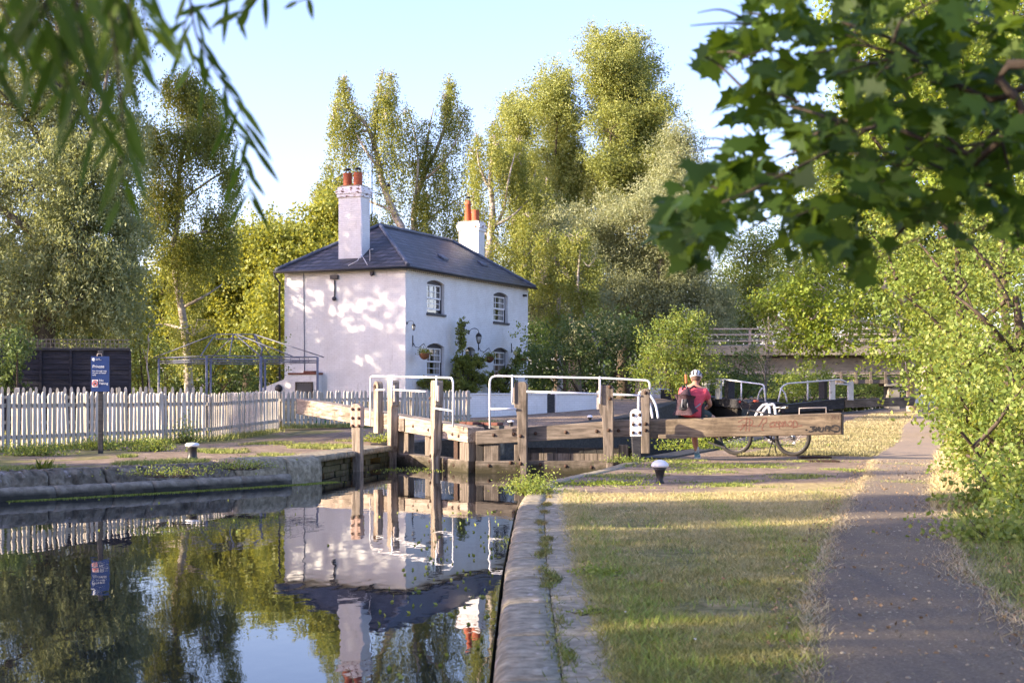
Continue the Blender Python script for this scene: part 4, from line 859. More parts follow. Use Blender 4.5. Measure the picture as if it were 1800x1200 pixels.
# drain covers and small bits
for px, py, w, lb in ((1432,805.5,.55,'left of two iron covers set in the dirt by the end of the beam'),(1446,812,.5,'right of two iron covers set in the dirt by the end of the beam')):
    D = F*H/(py-HY); mb = MB(); mb.box((-w/2,-.16,-.02),(w/2,.16,.03)); 
    for i in range(5): mb.box((-w/2+.05+i*w/5.4,-.12,.0301),(-w/2+.09+i*w/5.4,.12,.036))
    o = mb.build('drain_cover', MT['bolt'], None, .006); o.location = ((px-900)/F*D, D, gzr((px-900)/F*D,D)); tag(o, lb, 'drain cover', 'drain covers')
for px, lb in ((558,'left green plastic tub behind the picket fence'),(572,'right green plastic tub behind the picket fence')):
    D = 41; mb = MB(); mb.lathe([(.10,0),(.13,.28),(.145,.28),(.145,.31),(.12,.31)], (0,0,0), 16); o = mb.build('plastic_tub', simple('green plastic', (.02,.25,.10), .4)); o.location = ((px-900)/F*D, D, .22); tag(o, lb, 'tub', 'green tubs')
# ---------------- bicycle
def bicycle():
    rear = Vector((5.16,26.15,.345)); fr = Vector((4.20,26.75,.345)); dv = (fr-rear); W = dv.length; ang = math.atan2(dv.y, dv.x)
    t = thing('bicycle', 'dark mountain bicycle standing on its kickstand behind the graffiti beam', 'bicycle', (rear.x, rear.y, gzr(rear.x,rear.y)), ang)
    black = simple('gloss black frame paint', (.015,.015,.017), .3); metal = simple('brushed bike metal', (.35,.35,.36), .35, .8)
    def wheel(x):
        w = bpy.data.objects.new('wheel', None)
        mb = MB(); R_ = .315; pts = [(x+R_*math.cos(a),0,.345+R_*math.sin(a)) for a in np.linspace(0,2*math.pi,49)]
        mb.tube(pts, .034, 10, cap=False)
        for i in range(72):
            a = 2*math.pi*i/72
            for sy in (-1,1):
                c = Vector((x+(R_+.027)*math.cos(a), sy*.012, .345+(R_+.027)*math.sin(a))); mb.ball(tuple(c), (.009,.009,.007), 0, 5, 3)
        tyre = mb.build('wheel', MT['rubber'], t)
        mb = MB(); mb.tube([(x+.283*math.cos(a),0,.345+.283*math.sin(a)) for a in np.linspace(0,2*math.pi,49)], .011, 6, cap=False); mb.build('rim', black, tyre)
        mb = MB()
        for i in range(28):
            a = 2*math.pi*i/28; b = a+(.5 if i%2 else -.5); mb.tube([(x+.028*math.cos(b),(-.02 if i%4<2 else .02),.345+.028*math.sin(b)),(x+.278*math.cos(a),0,.345+.278*math.sin(a))], .0016, 3)
        mb.tube([(x,-.05,.345),(x,.05,.345)], .022, 8); mb.build('spokes', metal, tyre); return tyre
    wr = wheel(0); wf = wheel(W)
    bb = Vector((.43,0,.29)); st = Vector((.27,0,.80)); hd = Vector((W-.28,0,.84)); hd2 = Vector((W-.235,0,.72))
    mb = MB(); mb.tube([bb,st],.018,8); mb.tube([st+Vector((.02,0,-.06)),hd],.018,8); mb.tube([bb,hd2],.024,8); mb.tube([hd,hd2],.024,8)
    for s in (-1,1): mb.tube([bb+Vector((0,s*.03,0)),(.05,s*.06,.345),(0,s*.06,.345)],.010,6); mb.tube([st+Vector((0,s*.01,-.07)),(0,s*.06,.345)],.009,6)
    mb.build('frame', black, t)
    mb = MB(); mb.tube([hd2,hd2+Vector((.02,0,-.05))],.02,8); [mb.tube([hd2+Vector((.02,s*.0,-.05)),hd2+Vector((.03,s*.06,-.08)),(W,s*.06,.345)],.017,8) for s in (-1,1)]; mb.build('fork', black, t)
    mb = MB(); mb.tube([hd,hd+Vector((-.03,0,.10)),hd+Vector((.04,0,.14))],.016,8); hb = mb.build('stem', black, t)
    hc = hd+Vector((.04,0,.14)); mb = MB(); mb.tube([hc+Vector((-.08,-.31,.03)),hc+Vector((0,-.1,.01)),hc,hc+Vector((0,.1,.01)),hc+Vector((-.08,.31,.03))],.013,8); hbar = mb.build('handlebar', black, t)
    for s in (-1,1):
        mb = MB(); mb.tube([hc+Vector((-.045,s*.2,.02)),hc+Vector((-.085,s*.32,.032))],.02,8); mb.build('grip', simple('red orange grip', (.55,.09,.04), .6) if s < 0 else black, hbar)
        mb = MB(); mb.tube([hc+Vector((-.02,s*.15,.01)),hc+Vector((.02,s*.2,-.02)),hc+Vector((-.0,s*.29,-.03))],.007,5); mb.build('brake_lever', black, hbar)
    mb = MB(); mb.tube([hc+Vector((-.02,-.15,.01)),hc+Vector((.12,-.1,.06)),hc+Vector((.14,0,-.08)),hd2+Vector((.03,.02,.05))],.004,4); mb.tube([hc+Vector((-.02,.15,.01)),hc+Vector((.1,.1,.09)),hc+Vector((.1,0,-.06)),hd+Vector((0,.02,-.05))],.004,4); mb.build('cables', black, hbar)
    mb = MB(); mb.tube([st,st+Vector((-.03,0,.06))],.014,8); mb.build('seat_post', metal, t)
    mb = MB(); c = st+Vector((-.03,0,.07)); mb.hexa([c+Vector(p) for p in ((-.13,-.07,0),(-.02,-.05,0),(.14,-.015,0),(.14,.015,0),(-.02,.05,0),(-.13,.07,0))],[c+Vector(p) for p in ((-.14,-.06,.055),(-.02,-.03,.04),(.15,-.01,.035),(.15,.01,.035),(-.02,.03,.04),(-.14,.06,.055))]); mb.build('saddle', black, t, .012)
    mb = MB(); M_ = Matrix.Rotation(math.pi/2,4,'X'); mb.lathe([(.03,-.004),(.085,-.004),(.085,.004),(.03,.004)], (bb.x,-.05,bb.z), 30, 0, M_); mb.tube([bb+Vector((0,-.09,0)),bb+Vector((0,.09,0))],.02,8)
    mb.tube([bb+Vector((0,-.07,0)),bb+Vector((-.14,-.08,-.09))],.011,6); mb.tube([bb+Vector((0,.07,0)),bb+Vector((.14,.08,.09))],.011,6); cr = mb.build('crankset', metal, t)
    for s in (-1,1): mb = MB(); c = bb+Vector((s*.14,s*.13,s*.09)); mb.box((c.x-.045,c.y-.04,c.z-.012),(c.x+.045,c.y+.04,c.z+.012)); mb.build('pedal', black, cr, .004)
    mb = MB(); mb.lathe([(.012,-.03),(.055,-.03),(.05,-.01),(.035,.0)], (0,-.03,.345), 20, 0, M_); mb.box((-.03,-.075,.22),(.0,-.055,.345)); mb.lathe([(.02,-.006),(.03,0),(.02,.006)], (-.0,-.066,.23), 12, 0, M_); mb.build('derailleur', metal, t)
    mb = MB(); mb.tube([(0,-.055,.40),(.43,-.05,.375)],.005,4); mb.tube([(0,-.055,.20),(.43,-.05,.205)],.005,4); mb.tube([(0,-.055,.40),(-.05,-.06,.345),(-.01,-.06,.2)],.005,4); mb.build('chain', black, t)
    mb = MB(); mb.tube([(.38,.03,.28),(.40,.17,.03),(.42,.19,.015)],.010,6); mb.tube([(.38,-.03,.28),(.36,-.12,.02),(.33,-.14,.012)],.013,6); mb.build('kickstand', black, t)
    mb = MB(); mb.box((.0,0,0),(.02,.012,.05)); mb.box((-.2,-.012,.44),(-.185,.012,.50)); o=mb.build('reflector', metal, wr)
bicycle()
# ---------------- seated cyclist
def skinmesh(name, chains, mat, parent, sub=2, root=0):
    """chains: list of [(point, radius or (rx,ry)), ...]; chain points that coincide are welded"""
    V = []; E = []; R = []
    def idx(p, r):
        for i, q in enumerate(V):
            if (q-Vector(p)).length < 1e-4: return i
        V.append(Vector(p)); R.append(r if isinstance(r, tuple) else (r, r)); return len(V)-1
    for ch in chains:
        ids = [idx(p, r) for p, r in ch]
        E += [(a, b) for a, b in zip(ids, ids[1:]) if a != b]
    me = bpy.data.meshes.new(name); me.from_pydata(V, E, []); me.materials.append(mat)
    o = bpy.data.objects.new(name, me); C.objects.link(o)
    o.modifiers.new('skin', 'SKIN').use_smooth_shade = True
    if not me.skin_vertices: 
        bpy.context.view_layer.objects.active = o
    if not me.skin_vertices:
        try: me.attributes.new('skin', 'FLOAT', 'POINT')
        except Exception: pass
    if me.skin_vertices:
        d = me.skin_vertices[0].data
        for i, r in enumerate(R): d[i].radius = r; d[i].use_root = (i == root)
    s = o.modifiers.new('subd', 'SUBSURF'); s.levels = sub; s.render_levels = sub
    if parent: o.parent = parent
    return o
def cyclist():
    px0 = Vector((3.13,24.83,.80)); t = thing('person', 'cyclist in pink t-shirt and white helmet sitting on the graffiti beam with his back turned', 'person', (px0.x, px0.y, 0), -.25)
    z0 = .74
    pel = (0,.02,z0+.10); sp1 = (.01,.03,z0+.26); ch = (.03,.06,z0+.42); nk = (.05,.13,z0+.565); hd = (.06,.20,z0+.68)
    lk = (-.09,.46,.50); rk = (.34,.42,z0-.02); la = (.02,.60,.10); ra = (.38,.30,.36)
    lh = (-.08,.03,z0+.07); rh = (.10,.03,z0+.08)
    lsh = (-.155,.07,z0+.47); rsh = (.21,.09,z0+.46)
    le = (-.22,.22,z0+.24); re = (.31,.22,z0+.22); lw = (-.04,.42,z0+.16); rw = (.20,.44,z0+.15)
    la = (.035,.52,.10)
    lk = (-.02,.47,.52)
    sk = MT['skin']
    ch_ = [[(pel,.13),(sp1,.12),(ch,.135),(nk,.058),((.055,.165,z0+.62),.056)],
           [(pel,.13),(lh,.085),(lk,.062),((.0,.50,.33),.062),(la,.038)], [(pel,.13),(rh,.085),(rk,.062),((.36,.36,z0-.2),.06),(ra,.034)],
           [(ch,.135),(lsh,.062),(le,.042),(lw,.027)], [(ch,.135),(rsh,.062),(re,.042),(rw,.027)]]
    def hand(wr, d, up, side):
        d = Vector(d).normalized(); up = Vector(up).normalized(); s_ = d.cross(up).normalized()*side; w_ = Vector(wr); palm = w_+d*.05; out = [[(wr,.027),(tuple(palm),(.034,.018))]]
        for i, (o, l) in enumerate(((-.03,.065),(-.010,.075),(.011,.07),(.03,.055))):
            b = palm+s_*o+d*.025; m_ = b+d*l*.5-up*.012; e = m_+d*l*.35-up*.03; out.append([(tuple(palm),(.034,.018)),(tuple(b),.010),(tuple(m_),.0085),(tuple(e),.007)])
        b = w_+d*.03-s_*.035; out.append([(tuple(palm),(.034,.018)),(tuple(b),.011),(tuple(b+d*.035-s_*.015-up*.015),.009)]); return out
    ch_ += hand(lw, (.6,.7,-.1), (0,0,1), 1)+hand(rw, (-.5,.8,-.1), (0,0,1), -1)
    hq = Vector(hd)
    body = skinmesh('body', ch_, sk, t)
    # head with face, ears
    Mh = Matrix.Translation(hq) @ Matrix.Rotation(-.35,4,'X') @ Matrix.Rotation(-.15,4,'Z')
    mb = MB(); mb.ball((0,0,0),(.078,.098,.115),0,20,14,None); mb.ball((0,.06,-.06),(.05,.045,.05),0,12,8)
    for s in (-1,1): mb.ball((s*.078,-.005,-.015),(.012,.022,.032),0,10,6)
    mb.ball((0,.105,-.02),(.012,.02,.024),0,8,6); mb.ball((0,.098,-.058),(.024,.01,.008),0,8,6)
    mb.v = [tuple(Mh @ Vector(v)) for v in mb.v]; h = mb.build('head', sk, body)
    mb = MB(); [mb.ball((s*.03,.090,.01),(.012,.01,.008),0,8,6) for s in (-1,1)]; mb.v = [tuple(Mh @ Vector(v)) for v in mb.v]; mb.build('eyes', MT['steel'], h)
    mb = MB(); mb.ball((0,-.022,.012),(.083,.088,.108),0,18,12); mb.v = [tuple(Mh @ Vector(v)) for v in mb.v if True]; mb.build('hair', simple('short brown hair', (.09,.05,.035), .8), h)
    # helmet: shell with raised ribs and vents
    hw = simple('white helmet shell', (.72,.70,.72), .3); hv = simple('black helmet vents', (.03,.03,.03), .6); mb = MB(); prof = [(.115,.02),(.112,.05),(.10,.09),(.078,.125),(.045,.148),(.005,.156)]
    S = Mh @ Matrix.Rotation(.12,4,'X') @ Matrix.Diagonal((.92,1.22,1,1)); mb.lathe(prof,(0,0,0),28,0,None); mb.v = [tuple(S @ Vector(v)) for v in mb.v]; he = mb.build('helmet', hw, t)
    mb = MB()
    for ring, (r_, z_, n_) in enumerate(((.113,.055,11),(.10,.093,9),(.068,.132,6))):
        for i in range(n_):
            a = 2*math.pi*(i+.5*ring)/n_; mb.ball((r_*math.cos(a),r_*math.sin(a),z_),(.017,.017,.022) if ring < 2 else (.018,.018,.012),0,8,5)
    mb.v = [tuple(S @ Vector(v)) for v in mb.v]; mb.build('vent', hv, he)
    mb = MB(); mb.tube([tuple(Mh @ Vector(p)) for p in ((-.085,0,.03),(-.08,.01,-.05),(-.03,.06,-.115),(.03,.06,-.115),(.08,.01,-.05),(.085,0,.03))],.006,5); mb.build('chin_strap', hv, he)
    # clothing
    pk = mk('pink cotton t-shirt', [(.52,.05,.08),(.72,.11,.14)], 5, (1,1,2.5), .85, .9, bd=.03)
    shirt = skinmesh('t_shirt', [[((-.01,-.01,z0-.02),(.20,.17)),((0,.0,z0+.05),(.215,.175)),((.0,.01,z0+.13),(.215,.165)),((.012,.03,z0+.26),(.20,.145)),((.03,.06,z0+.41),(.20,.13)),((.035,.085,z0+.49),(.12,.09)),((.045,.115,z0+.545),(.072,.066))],
        [((.03,.06,z0+.41),(.20,.13)),((-.165,.075,z0+.455),.085),((-.205,.16,z0+.33),.072)], [((.03,.06,z0+.41),(.20,.13)),((.22,.09,z0+.445),.085),((.275,.17,z0+.31),.074)]], pk, t)
    gs = mk('dark green shorts', [(.035,.05,.05),(.07,.09,.085)], 6, rough=.9, bmp=.5)
    skinmesh('shorts', [[((0,.02,z0+.09),.165),((-.09,.1,z0+.075),.11),((-.055,.34,z0-.05),.092)],[((0,.02,z0+.09),.165),((.11,.1,z0+.08),.11),((.30,.38,z0+.0),.09)]], gs, t)
    def shoe(a, d, col, sole):
        d = Vector(d).normalized(); a = Vector(a); s_ = Vector((d.y,-d.x,0)).normalized(); u_ = s_.cross(d)
        sh = skinmesh('shoe', [[(tuple(a+u_*.02),.045),(tuple(a-d*.04-u_*.045),.046),(tuple(a+d*.06-u_*.045),.044),(tuple(a+d*.15-u_*.06),.036),(tuple(a+d*.19-u_*.065),.026)]], col, t, 2, 1)
        mb = MB(); n = 14; pts = []
        for i in range(n): q_ = i/n*2*math.pi; pts.append((math.cos(q_)*.15+.06, math.sin(q_)*.048*(1+.12*math.cos(q_))))
        mb.hexa([a+d*p[0]+s_*p[1]-u_*.108 for p in pts],[a+d*p[0]+s_*p[1]-u_*.08 for p in pts]); mb.build('sole', sole, sh, .004)
    shoe(la, (.1,1,0), simple('teal running shoe', (.18,.36,.42), .7), simple('pale sole', (.6,.6,.58), .7))
    shoe(ra, (.93,.05,-.30), simple('dark green shoe', (.03,.05,.045), .7), simple('cream sole', (.55,.5,.4), .7))
    mb = MB(); mb.tube([la,(la[0]-.002,la[1]-.004,la[2]+.06),(la[0]-.006,la[1]-.006,la[2]+.10)],[.04,.041,.043],12); mb.build('sock', simple('pale sock', (.5,.55,.58), .9), t)
    # rucksack: own thing, hangs from the shoulders
    Rz = Matrix.Rotation(-.25,3,'Z'); bp = px0+Rz @ Vector((-.09,-.185,0)); b = thing('rucksack', 'dark maroon and black rucksack slung on the back of the person on the beam', 'rucksack', (bp.x,bp.y,0), -.25)
    mar = mk('maroon rucksack cloth', [(.025,.012,.018),(.075,.04,.05)], 9, rough=.85, bmp=.9, bd=.03); blk = mk('black rucksack cloth', [(.008,.009,.012),(.03,.03,.04)], 9, rough=.8, bmp=.9, bd=.03)
    skinmesh('main_bag', [[((.0,.02,z0+.13),(.15,.09)),((-.015,-.01,z0+.23),(.195,.12)),((.0,.0,z0+.36),(.17,.105)),((.03,.02,z0+.46),(.085,.065)),((.04,.03,z0+.50),(.04,.03))]], mar, b, 2, 1)
    skinmesh('front_pocket', [[((.0,-.075,z0+.14),(.10,.045)),((-.0,-.10,z0+.22),(.115,.05)),((.02,-.09,z0+.32),(.085,.04)),((.03,-.07,z0+.37),(.04,.02))]], blk, b, 2, 1)
    for s, x in ((-1,-.07),(1,.12)):
        mb = MB(); mb.tube([(x*.6,.04,z0+.49),(x+.02,.14,z0+.545),(x+.045,.27,z0+.52),(x+.05,.34,z0+.40)],.019,6); mb.build('strap', blk, b)
    mb = MB(); mb.tube([(.12,-.04,z0+.15),(.2,.02,z0+.18),(.26,.10,z0+.24)],.012,6); mb.tube([(.02,.05,z0+.5),(.035,.02,z0+.545),(.06,.05,z0+.5)],.009,6); mb.tube([(-.03,-.155,z0+.18),(-.02,-.15,z0+.32)],.012,5); mb.tube([(.07,-.15,z0+.18),(.06,-.14,z0+.32)],.010,5); mb.build('webbing', mk('grey webbing', [(.2,.2,.22),(.35,.35,.38)], 20), b)
    p_ = bp+Rz @ Vector((.03,.07,0)); p_.z = z0+.42; rk_ = thing('racket_handle', 'orange brown wrapped handle sticking up out of the rucksack', 'racket', tuple(p_), -.25)
    mb = MB(); mb.tube([(0,0,0),(-.01,0,.17)],.013,8); mb.build('shaft', blk, rk_)
    mb = MB(); mb.tube([(-.01,0,.17),(-.012,0,.18),(-.02,0,.31),(-.022,0,.325)],[.021,.023,.022,.024],10); mb.build('grip', simple('orange grip tape', (.42,.13,.04), .6), rk_)
cyclist()
# ---------------- foliage
def wob(P_, s, seed):
    a = np.sin(P_[:,0]*s+seed)+np.sin(P_[:,1]*s*1.13+seed*2.1)+np.sin(P_[:,2]*s*1.21+seed*.7)+np.sin((P_[:,0]+P_[:,2])*s*.53+seed*1.9)
    return a/4
def unit(v): return v/np.maximum(np.linalg.norm(v,axis=1,keepdims=True),1e-9)
def leafquads(c, L, Wd, droop=0., flat=0., rg=RG):
    n = len(c); a = rg.normal(size=(n,3)); a[:,2] -= droop; a = unit(a); b = rg.normal(size=(n,3))
    if flat: b[:,2] *= (1-flat)
    b = unit(np.cross(a, b)); L = (L*rg.uniform(.65,1.25,n))[:,None]*.5; Wd = (Wd*rg.uniform(.7,1.2,n))[:,None]*.5
    nn = np.cross(a, b)*(L*.25)
    return np.stack([c-a*L, c+b*Wd+nn*.6-a*L*.1, c+a*L, c-b*Wd+nn*.6-a*L*.1], 1)
def split(r_, x, y, rx, rz, k=3, f=.62, o=.62):
    out = []
    for i in range(k):
        a = 2*math.pi*(i+r_.uniform(-.35,.35))/k; q = r_.uniform(.5,1.15)*o; out.append((x+math.cos(a)*rx*q*.9, y+math.sin(a)*rz*q*1.1, rx*f*r_.uniform(.65,1.25), rz*f*r_.uniform(.65,1.3)))
    return out
def ellip(rg, n, c, r, hollow=.45):
    v = unit(rg.normal(size=(n,3))); u = rg.uniform(0,1,n)**(1/ (3+2*hollow)); return c+v*u[:,None]*r
class Tree:
    def __init__(s, name, label, cat, base, group=None, seed=1):
        s.t = thing(name, label, cat, tuple(base), 0, group); s.b = np.array(base, float); s.rg = np.random.default_rng(seed); s.r = random.Random(seed)
        s.Q = []; s.wood = MB(); s.tint = []
    def limb(s, pts, r0, r1, n=8, jit=.0):
        k = len(pts); out = []; P_ = [Vector(p) for p in pts]
        for i in range(k-1):
            a = P_[max(i-1,0)]; b = P_[i]; c = P_[i+1]; d = P_[min(i+2,k-1)]
            for j in range(4): u = j/4; out.append(.5*((2*b)+(c-a)*u+(2*a-5*b+4*c-d)*u*u+(-a+3*b-3*c+d)*u**3))
        out.append(P_[-1]); m = len(out)
        out = [p+Vector((s.r.uniform(-jit,jit),s.r.uniform(-jit,jit),0)) if 0 < i < m-1 else p for i, p in enumerate(out)]
        s.wood.tube([p-Vector(s.b) for p in out], [r0+(r1-r0)*i/(m-1) for i in range(m)], n, cap=False); return out
    def link(s, c, L):
        if not s.wood.v: return
        V = np.array(s.wood.v)+s.b; C_ = np.array(c); d = np.linalg.norm((V-C_)*np.array([1,1,.7]),axis=1)+np.where(V[:,2] > C_[2]+.3, 3., 0); p = V[int(d.argmin())]
        m = (p+C_)/2+np.array([0,0,-.08*d.min()]); s.wood.tube([Vector(p-s.b),Vector(m-s.b),Vector(C_-s.b)], [L*.5,L*.38,L*.24], 5, cap=False)
    def blob(s, c, r, sites, per, br, L, Wd, droop=0, hollow=.5, gap=-.25, twig=.15, root=None, gs=1.4, flat=0, up=.45):
        """leafy sprays growing outward from the clump"""
        rg = s.rg; C_ = np.array(c, float); S = ellip(rg, sites, C_, np.array(r)*.92, hollow); S = S[wob(S, gs*2.2/max(.5,br*2), s.b[0]+c[0]) > gap]
        if not len(S): return
        if twig and root is None: s.link(c, L)
        n = len(S); d = unit(unit(S-C_)*np.array([1,1,.6])+np.array([0,0,up])+rg.normal(size=(n,3))*.45); ln = br*rg.uniform(.9,2.6,n)
        u = rg.uniform(-.25,1,(n,per,1)); P_ = S[:,None,:]+d[:,None,:]*u*ln[:,None,None]; P_[:,:,2] -= (np.clip(u[:,:,0],0,1)**2)*ln[:,None]*droop*.45
        P_ = (P_+rg.normal(size=(n,per,3))*br*(.42-.27*np.clip(u,0,1))).reshape(-1,3)
        tb = rg.uniform(0,1,n); s.Q.append(leafquads(P_, L*rg.uniform(.8,1.15), Wd, droop, flat, rg)); s.tint.append(np.clip(np.repeat(tb,per)*.55+rg.uniform(0,.45,len(P_)),0,1))
        if root is None: s.twigs(S, c, root, twig, L)
    def weep(s, c, r, sites, length, per, L, Wd, twig=.2, root=None, gap=-.3, spread=.10):
        """arching branchlets with leafy strands hanging from them"""
        rg = s.rg; C_ = np.array(c)+np.array([0,0,r[2]*.25]); na = max(4, int(sites/7)); Ps = []; tb = []; s.link(tuple(C_), L)
        for k in range(na):
            a = rg.uniform(0,6.28); rr_ = rg.uniform(.3,1.35); h = rg.uniform(-.1,.8); st = C_
            arc = lambda u: st+np.array([math.cos(a)*r[0]*rr_*u, math.sin(a)*r[1]*rr_*u, r[2]*(h*2.4*u-1.5*h*u*u-.35*u*u)])
            if rg.uniform() < .8: s.wood.tube([Vector(arc(u)-s.b) for u in (0,.35,.7,1)], [L*.3,L*.22,L*.14,L*.06], 4, cap=False)
            for j in range(max(3,int(sites/na))):
                u = rg.uniform(.15,1.05); p = arc(u)+rg.normal(size=3)*spread; l = length*rg.uniform(.35,1.3)*(.6+.5*u); m = int(per*l/length)+6; v = rg.uniform(0,1,m)**.9; dr = rg.normal(size=2)*.07
                Q_ = np.stack([p[0]+dr[0]*v*l, p[1]+dr[1]*v*l, p[2]-v*l],1)+rg.normal(size=(m,3))*spread*(1-.5*v[:,None]); Ps.append(Q_); tb.append(np.full(m, rg.uniform()))
        P_ = np.concatenate(Ps); tb = np.concatenate(tb); s.Q.append(leafquads(P_, L, Wd, 1.2, 0, rg)); s.tint.append(np.clip(tb*.55+rg.uniform(0,.45,len(P_)),0,1))
    def twigs(s, S, c, root, frac, L):
        rt = Vector(root) if root is not None else Vector(c)
        for p in S[s.rg.uniform(0,1,len(S)) < frac][:70]:
            p = Vector(p); m = rt.lerp(p,.5)+Vector((s.r.uniform(-.2,.2),s.r.uniform(-.2,.2),s.r.uniform(0,.3)))
            s.wood.tube([rt-Vector(s.b), m-Vector(s.b), p-Vector(s.b)], [L*.22, L*.14, L*.06], 4, cap=False)
    def weep(s, c, r, sites, length, per, L, Wd, twig=.2, root=None, gap=-.3, spread=.10):
        rg = s.rg; c0 = np.array(c)+np.array([0,0,r[2]*.45]); S = ellip(rg, sites, c0, np.array(r)*np.array([1,1,.55]), .4); length = length*1.2; S = S[wob(S, 1.7, s.b[0]+c[2]) > gap]
        if not len(S): return
        n = len(S); ln = length*rg.uniform(.4,1.25,n); u = rg.uniform(0,1,(n,per)); dr = rg.normal(size=(n,2))*.09
        P_ = np.zeros((n,per,3)); P_[:,:,0] = S[:,None,0]+dr[:,None,0]*u*ln[:,None]; P_[:,:,1] = S[:,None,1]+dr[:,None,1]*u*ln[:,None]; P_[:,:,2] = S[:,None,2]-u*ln[:,None]
        P_ = P_.reshape(-1,3)+rg.normal(size=(n*per,3))*spread
        tb = rg.uniform(0,1,n); s.Q.append(leafquads(P_, L, Wd, 1.2, 0, rg)); s.tint.append(np.clip(np.repeat(tb,per)*.6+rg.uniform(0,.4,len(P_)),0,1))
        if root is None: s.twigs(S, c, root, twig, L)
    def done(s, leaf, bark, trunk='trunk', crown='crown'):
        if s.wood.v: s.wood.build(trunk, bark, s.t)
        Q = np.concatenate(s.Q)-s.b; npmesh(crown, Q, 4, leaf, s.t, {'tint': np.concatenate(s.tint)}); return s.t
LM = dict(
 willow=leafmat('grey green willow leaves',(.12,.15,.065),(.25,.29,.14),(.44,.47,.26),.34),
 birch=leafmat('birch leaves',(.065,.10,.02),(.18,.215,.045),(.42,.42,.12),.36),
 gold=leafmat('backlight tinted gold green leaves',(.08,.12,.025),(.19,.23,.04),(.38,.38,.09),.4),  # yellow of the backlight is put into the leaf colour
 poplar=leafmat('olive gold poplar leaves',(.11,.145,.04),(.24,.28,.08),(.43,.45,.17),.34),
 dark=leafmat('dark hedge leaves',(.04,.07,.02),(.09,.14,.04),(.19,.25,.08),.3),
 lime=leafmat('bright lime leaves',(.07,.12,.02),(.19,.27,.035),(.44,.47,.09),.42),
 silver=leafmat('silver willow leaves',(.14,.165,.09),(.26,.29,.155),(.42,.44,.27),.3),
 hedge=leafmat('sunlit hedge leaves',(.05,.09,.02),(.15,.22,.04),(.42,.44,.13),.38),
 maple=leafmat('maple leaves',(.022,.05,.005),(.05,.105,.01),(.13,.20,.02),.42,3),
 weed=leafmat('low weed leaves',(.09,.15,.02),(.20,.27,.05),(.36,.38,.10),.35,2))
BK = dict(grey=mk('grey willow bark',[(.08,.07,.055),(.16,.14,.11),(.25,.22,.18)],5,(3,3,.6),.9,.8,bd=.05),
 birch=mk('white birch bark',[(.12,.10,.085),(.42,.37,.31),(.55,.50,.43)],2.5,(1,1,3),.8,.4,spot=(3,.6,(.06,.05,.045))),
 brown=mk('brown branch bark',[(.04,.028,.02),(.10,.075,.05)],8,(2,2,1),.9,.6),
 pale=mk('pale peeling trunk bark',[(.28,.22,.17),(.48,.40,.33),(.62,.55,.48)],3,(2,2,.7),.85,.8,bd=.04))
def E(px, py, rx, rz, D, dy=0, ky=.9):
    s_ = D/F; p = P(px, py, D+dy); return (tuple(p), (rx*s_, max(rx,rz)*s_*ky, rz*s_))
def gp(px, D, z=0): return ((px-900)/F*D, D, z)
# big willow on the left (44 m)
T = Tree('willow_tree','huge grey green willow filling the left edge of the photo behind the black fence','tree',gp(70,44,.4),seed=11)
D = 44; tr = T.limb([gp(70,D,0),P(76,600,D),P(90,450,D+.5),P(120,300,D),P(110,100,D-.5),P(90,-60,D)],.42,.08,10)
for a in ([(90,480),(170,400),(215,330)],[(95,440),(20,380),(-60,330)],[(118,330),(60,230),(0,160)],[(118,300),(170,220),(190,120)],[(80,560),(150,520),(220,510)],[(80,560),(0,520),(-90,500)],[(115,180),(60,90),(30,0)]): T.limb([P(x,y,D+T.r.uniform(-1,1)*(i>0)*1.6) for i,(x,y) in enumerate(a)],.16,.03,7)
for (x,y,rx,rz,n) in ((60,20,150,110,300),(185,60,50,70,120),(10,-60,160,80,200),(215,250,36,60,80),(-60,150,140,130,220),(150,150,80,95,200),(165,300,75,85,230),(70,320,110,100,260),(-60,380,120,120,200),(150,440,90,85,260),(50,520,120,85,260),(195,520,58,75,170),(-70,560,100,100,130),(60,200,80,80,160),(215,400,35,60,70),(90,640,130,40,120)):
    c, r = E(x,y,rx,rz,D,T.r.uniform(-1.2,1.2)); T.blob(c,r,int(n*1.55),44,.46,.125,.05,1.1,.5,-.42,.12,up=.3)
T.done(LM['willow'],BK['grey'])
# silver birch left
T = Tree('birch_tree','slender weeping birch with drooping strands between the big willow and the cottage','tree',gp(332,48,.4),seed=12); D=48
T.limb([gp(334,D,0),P(330,640,D),P(322,560,D),P(306,460,D),P(312,380,D),P(316,290,D),P(330,220,D),P(328,140,D)],.17,.03,9)
for a in ([(312,330),(290,290),(272,240)],[(316,290),(345,270),(372,230)],[(312,360),(350,330),(395,300)],[(308,420),(280,380),(262,330)],[(309,430),(350,410),(385,400)],[(326,580),(290,570),(260,575)],[(322,540),(360,520),(390,500)]): T.limb([P(x,y,D+(i>0)*T.r.uniform(-.8,.8)) for i,(x,y) in enumerate(a)],.06,.02,6)
for (x,y,rx,rz,n) in ((318,150,38,28,75),(285,190,32,40,70),(352,185,38,38,75),(268,260,26,48,60),(325,250,50,45,100),(385,240,26,50,65),(402,320,22,45,45),(285,350,35,48,70),(340,340,42,45,75),(385,390,34,34,55),(300,440,45,45,80),(350,440,40,40,70),(320,520,45,35,60),(405,420,18,22,22),(275,400,26,50,40),(340,590,40,35,45)):
    c, r = E(x,y,rx,rz,D,T.r.uniform(-.6,.6)); T.weep(c,r,int(n*1.7),1.25,46,.08,.055,.15,spread=.085)
T.done(LM['birch'],BK['birch'])
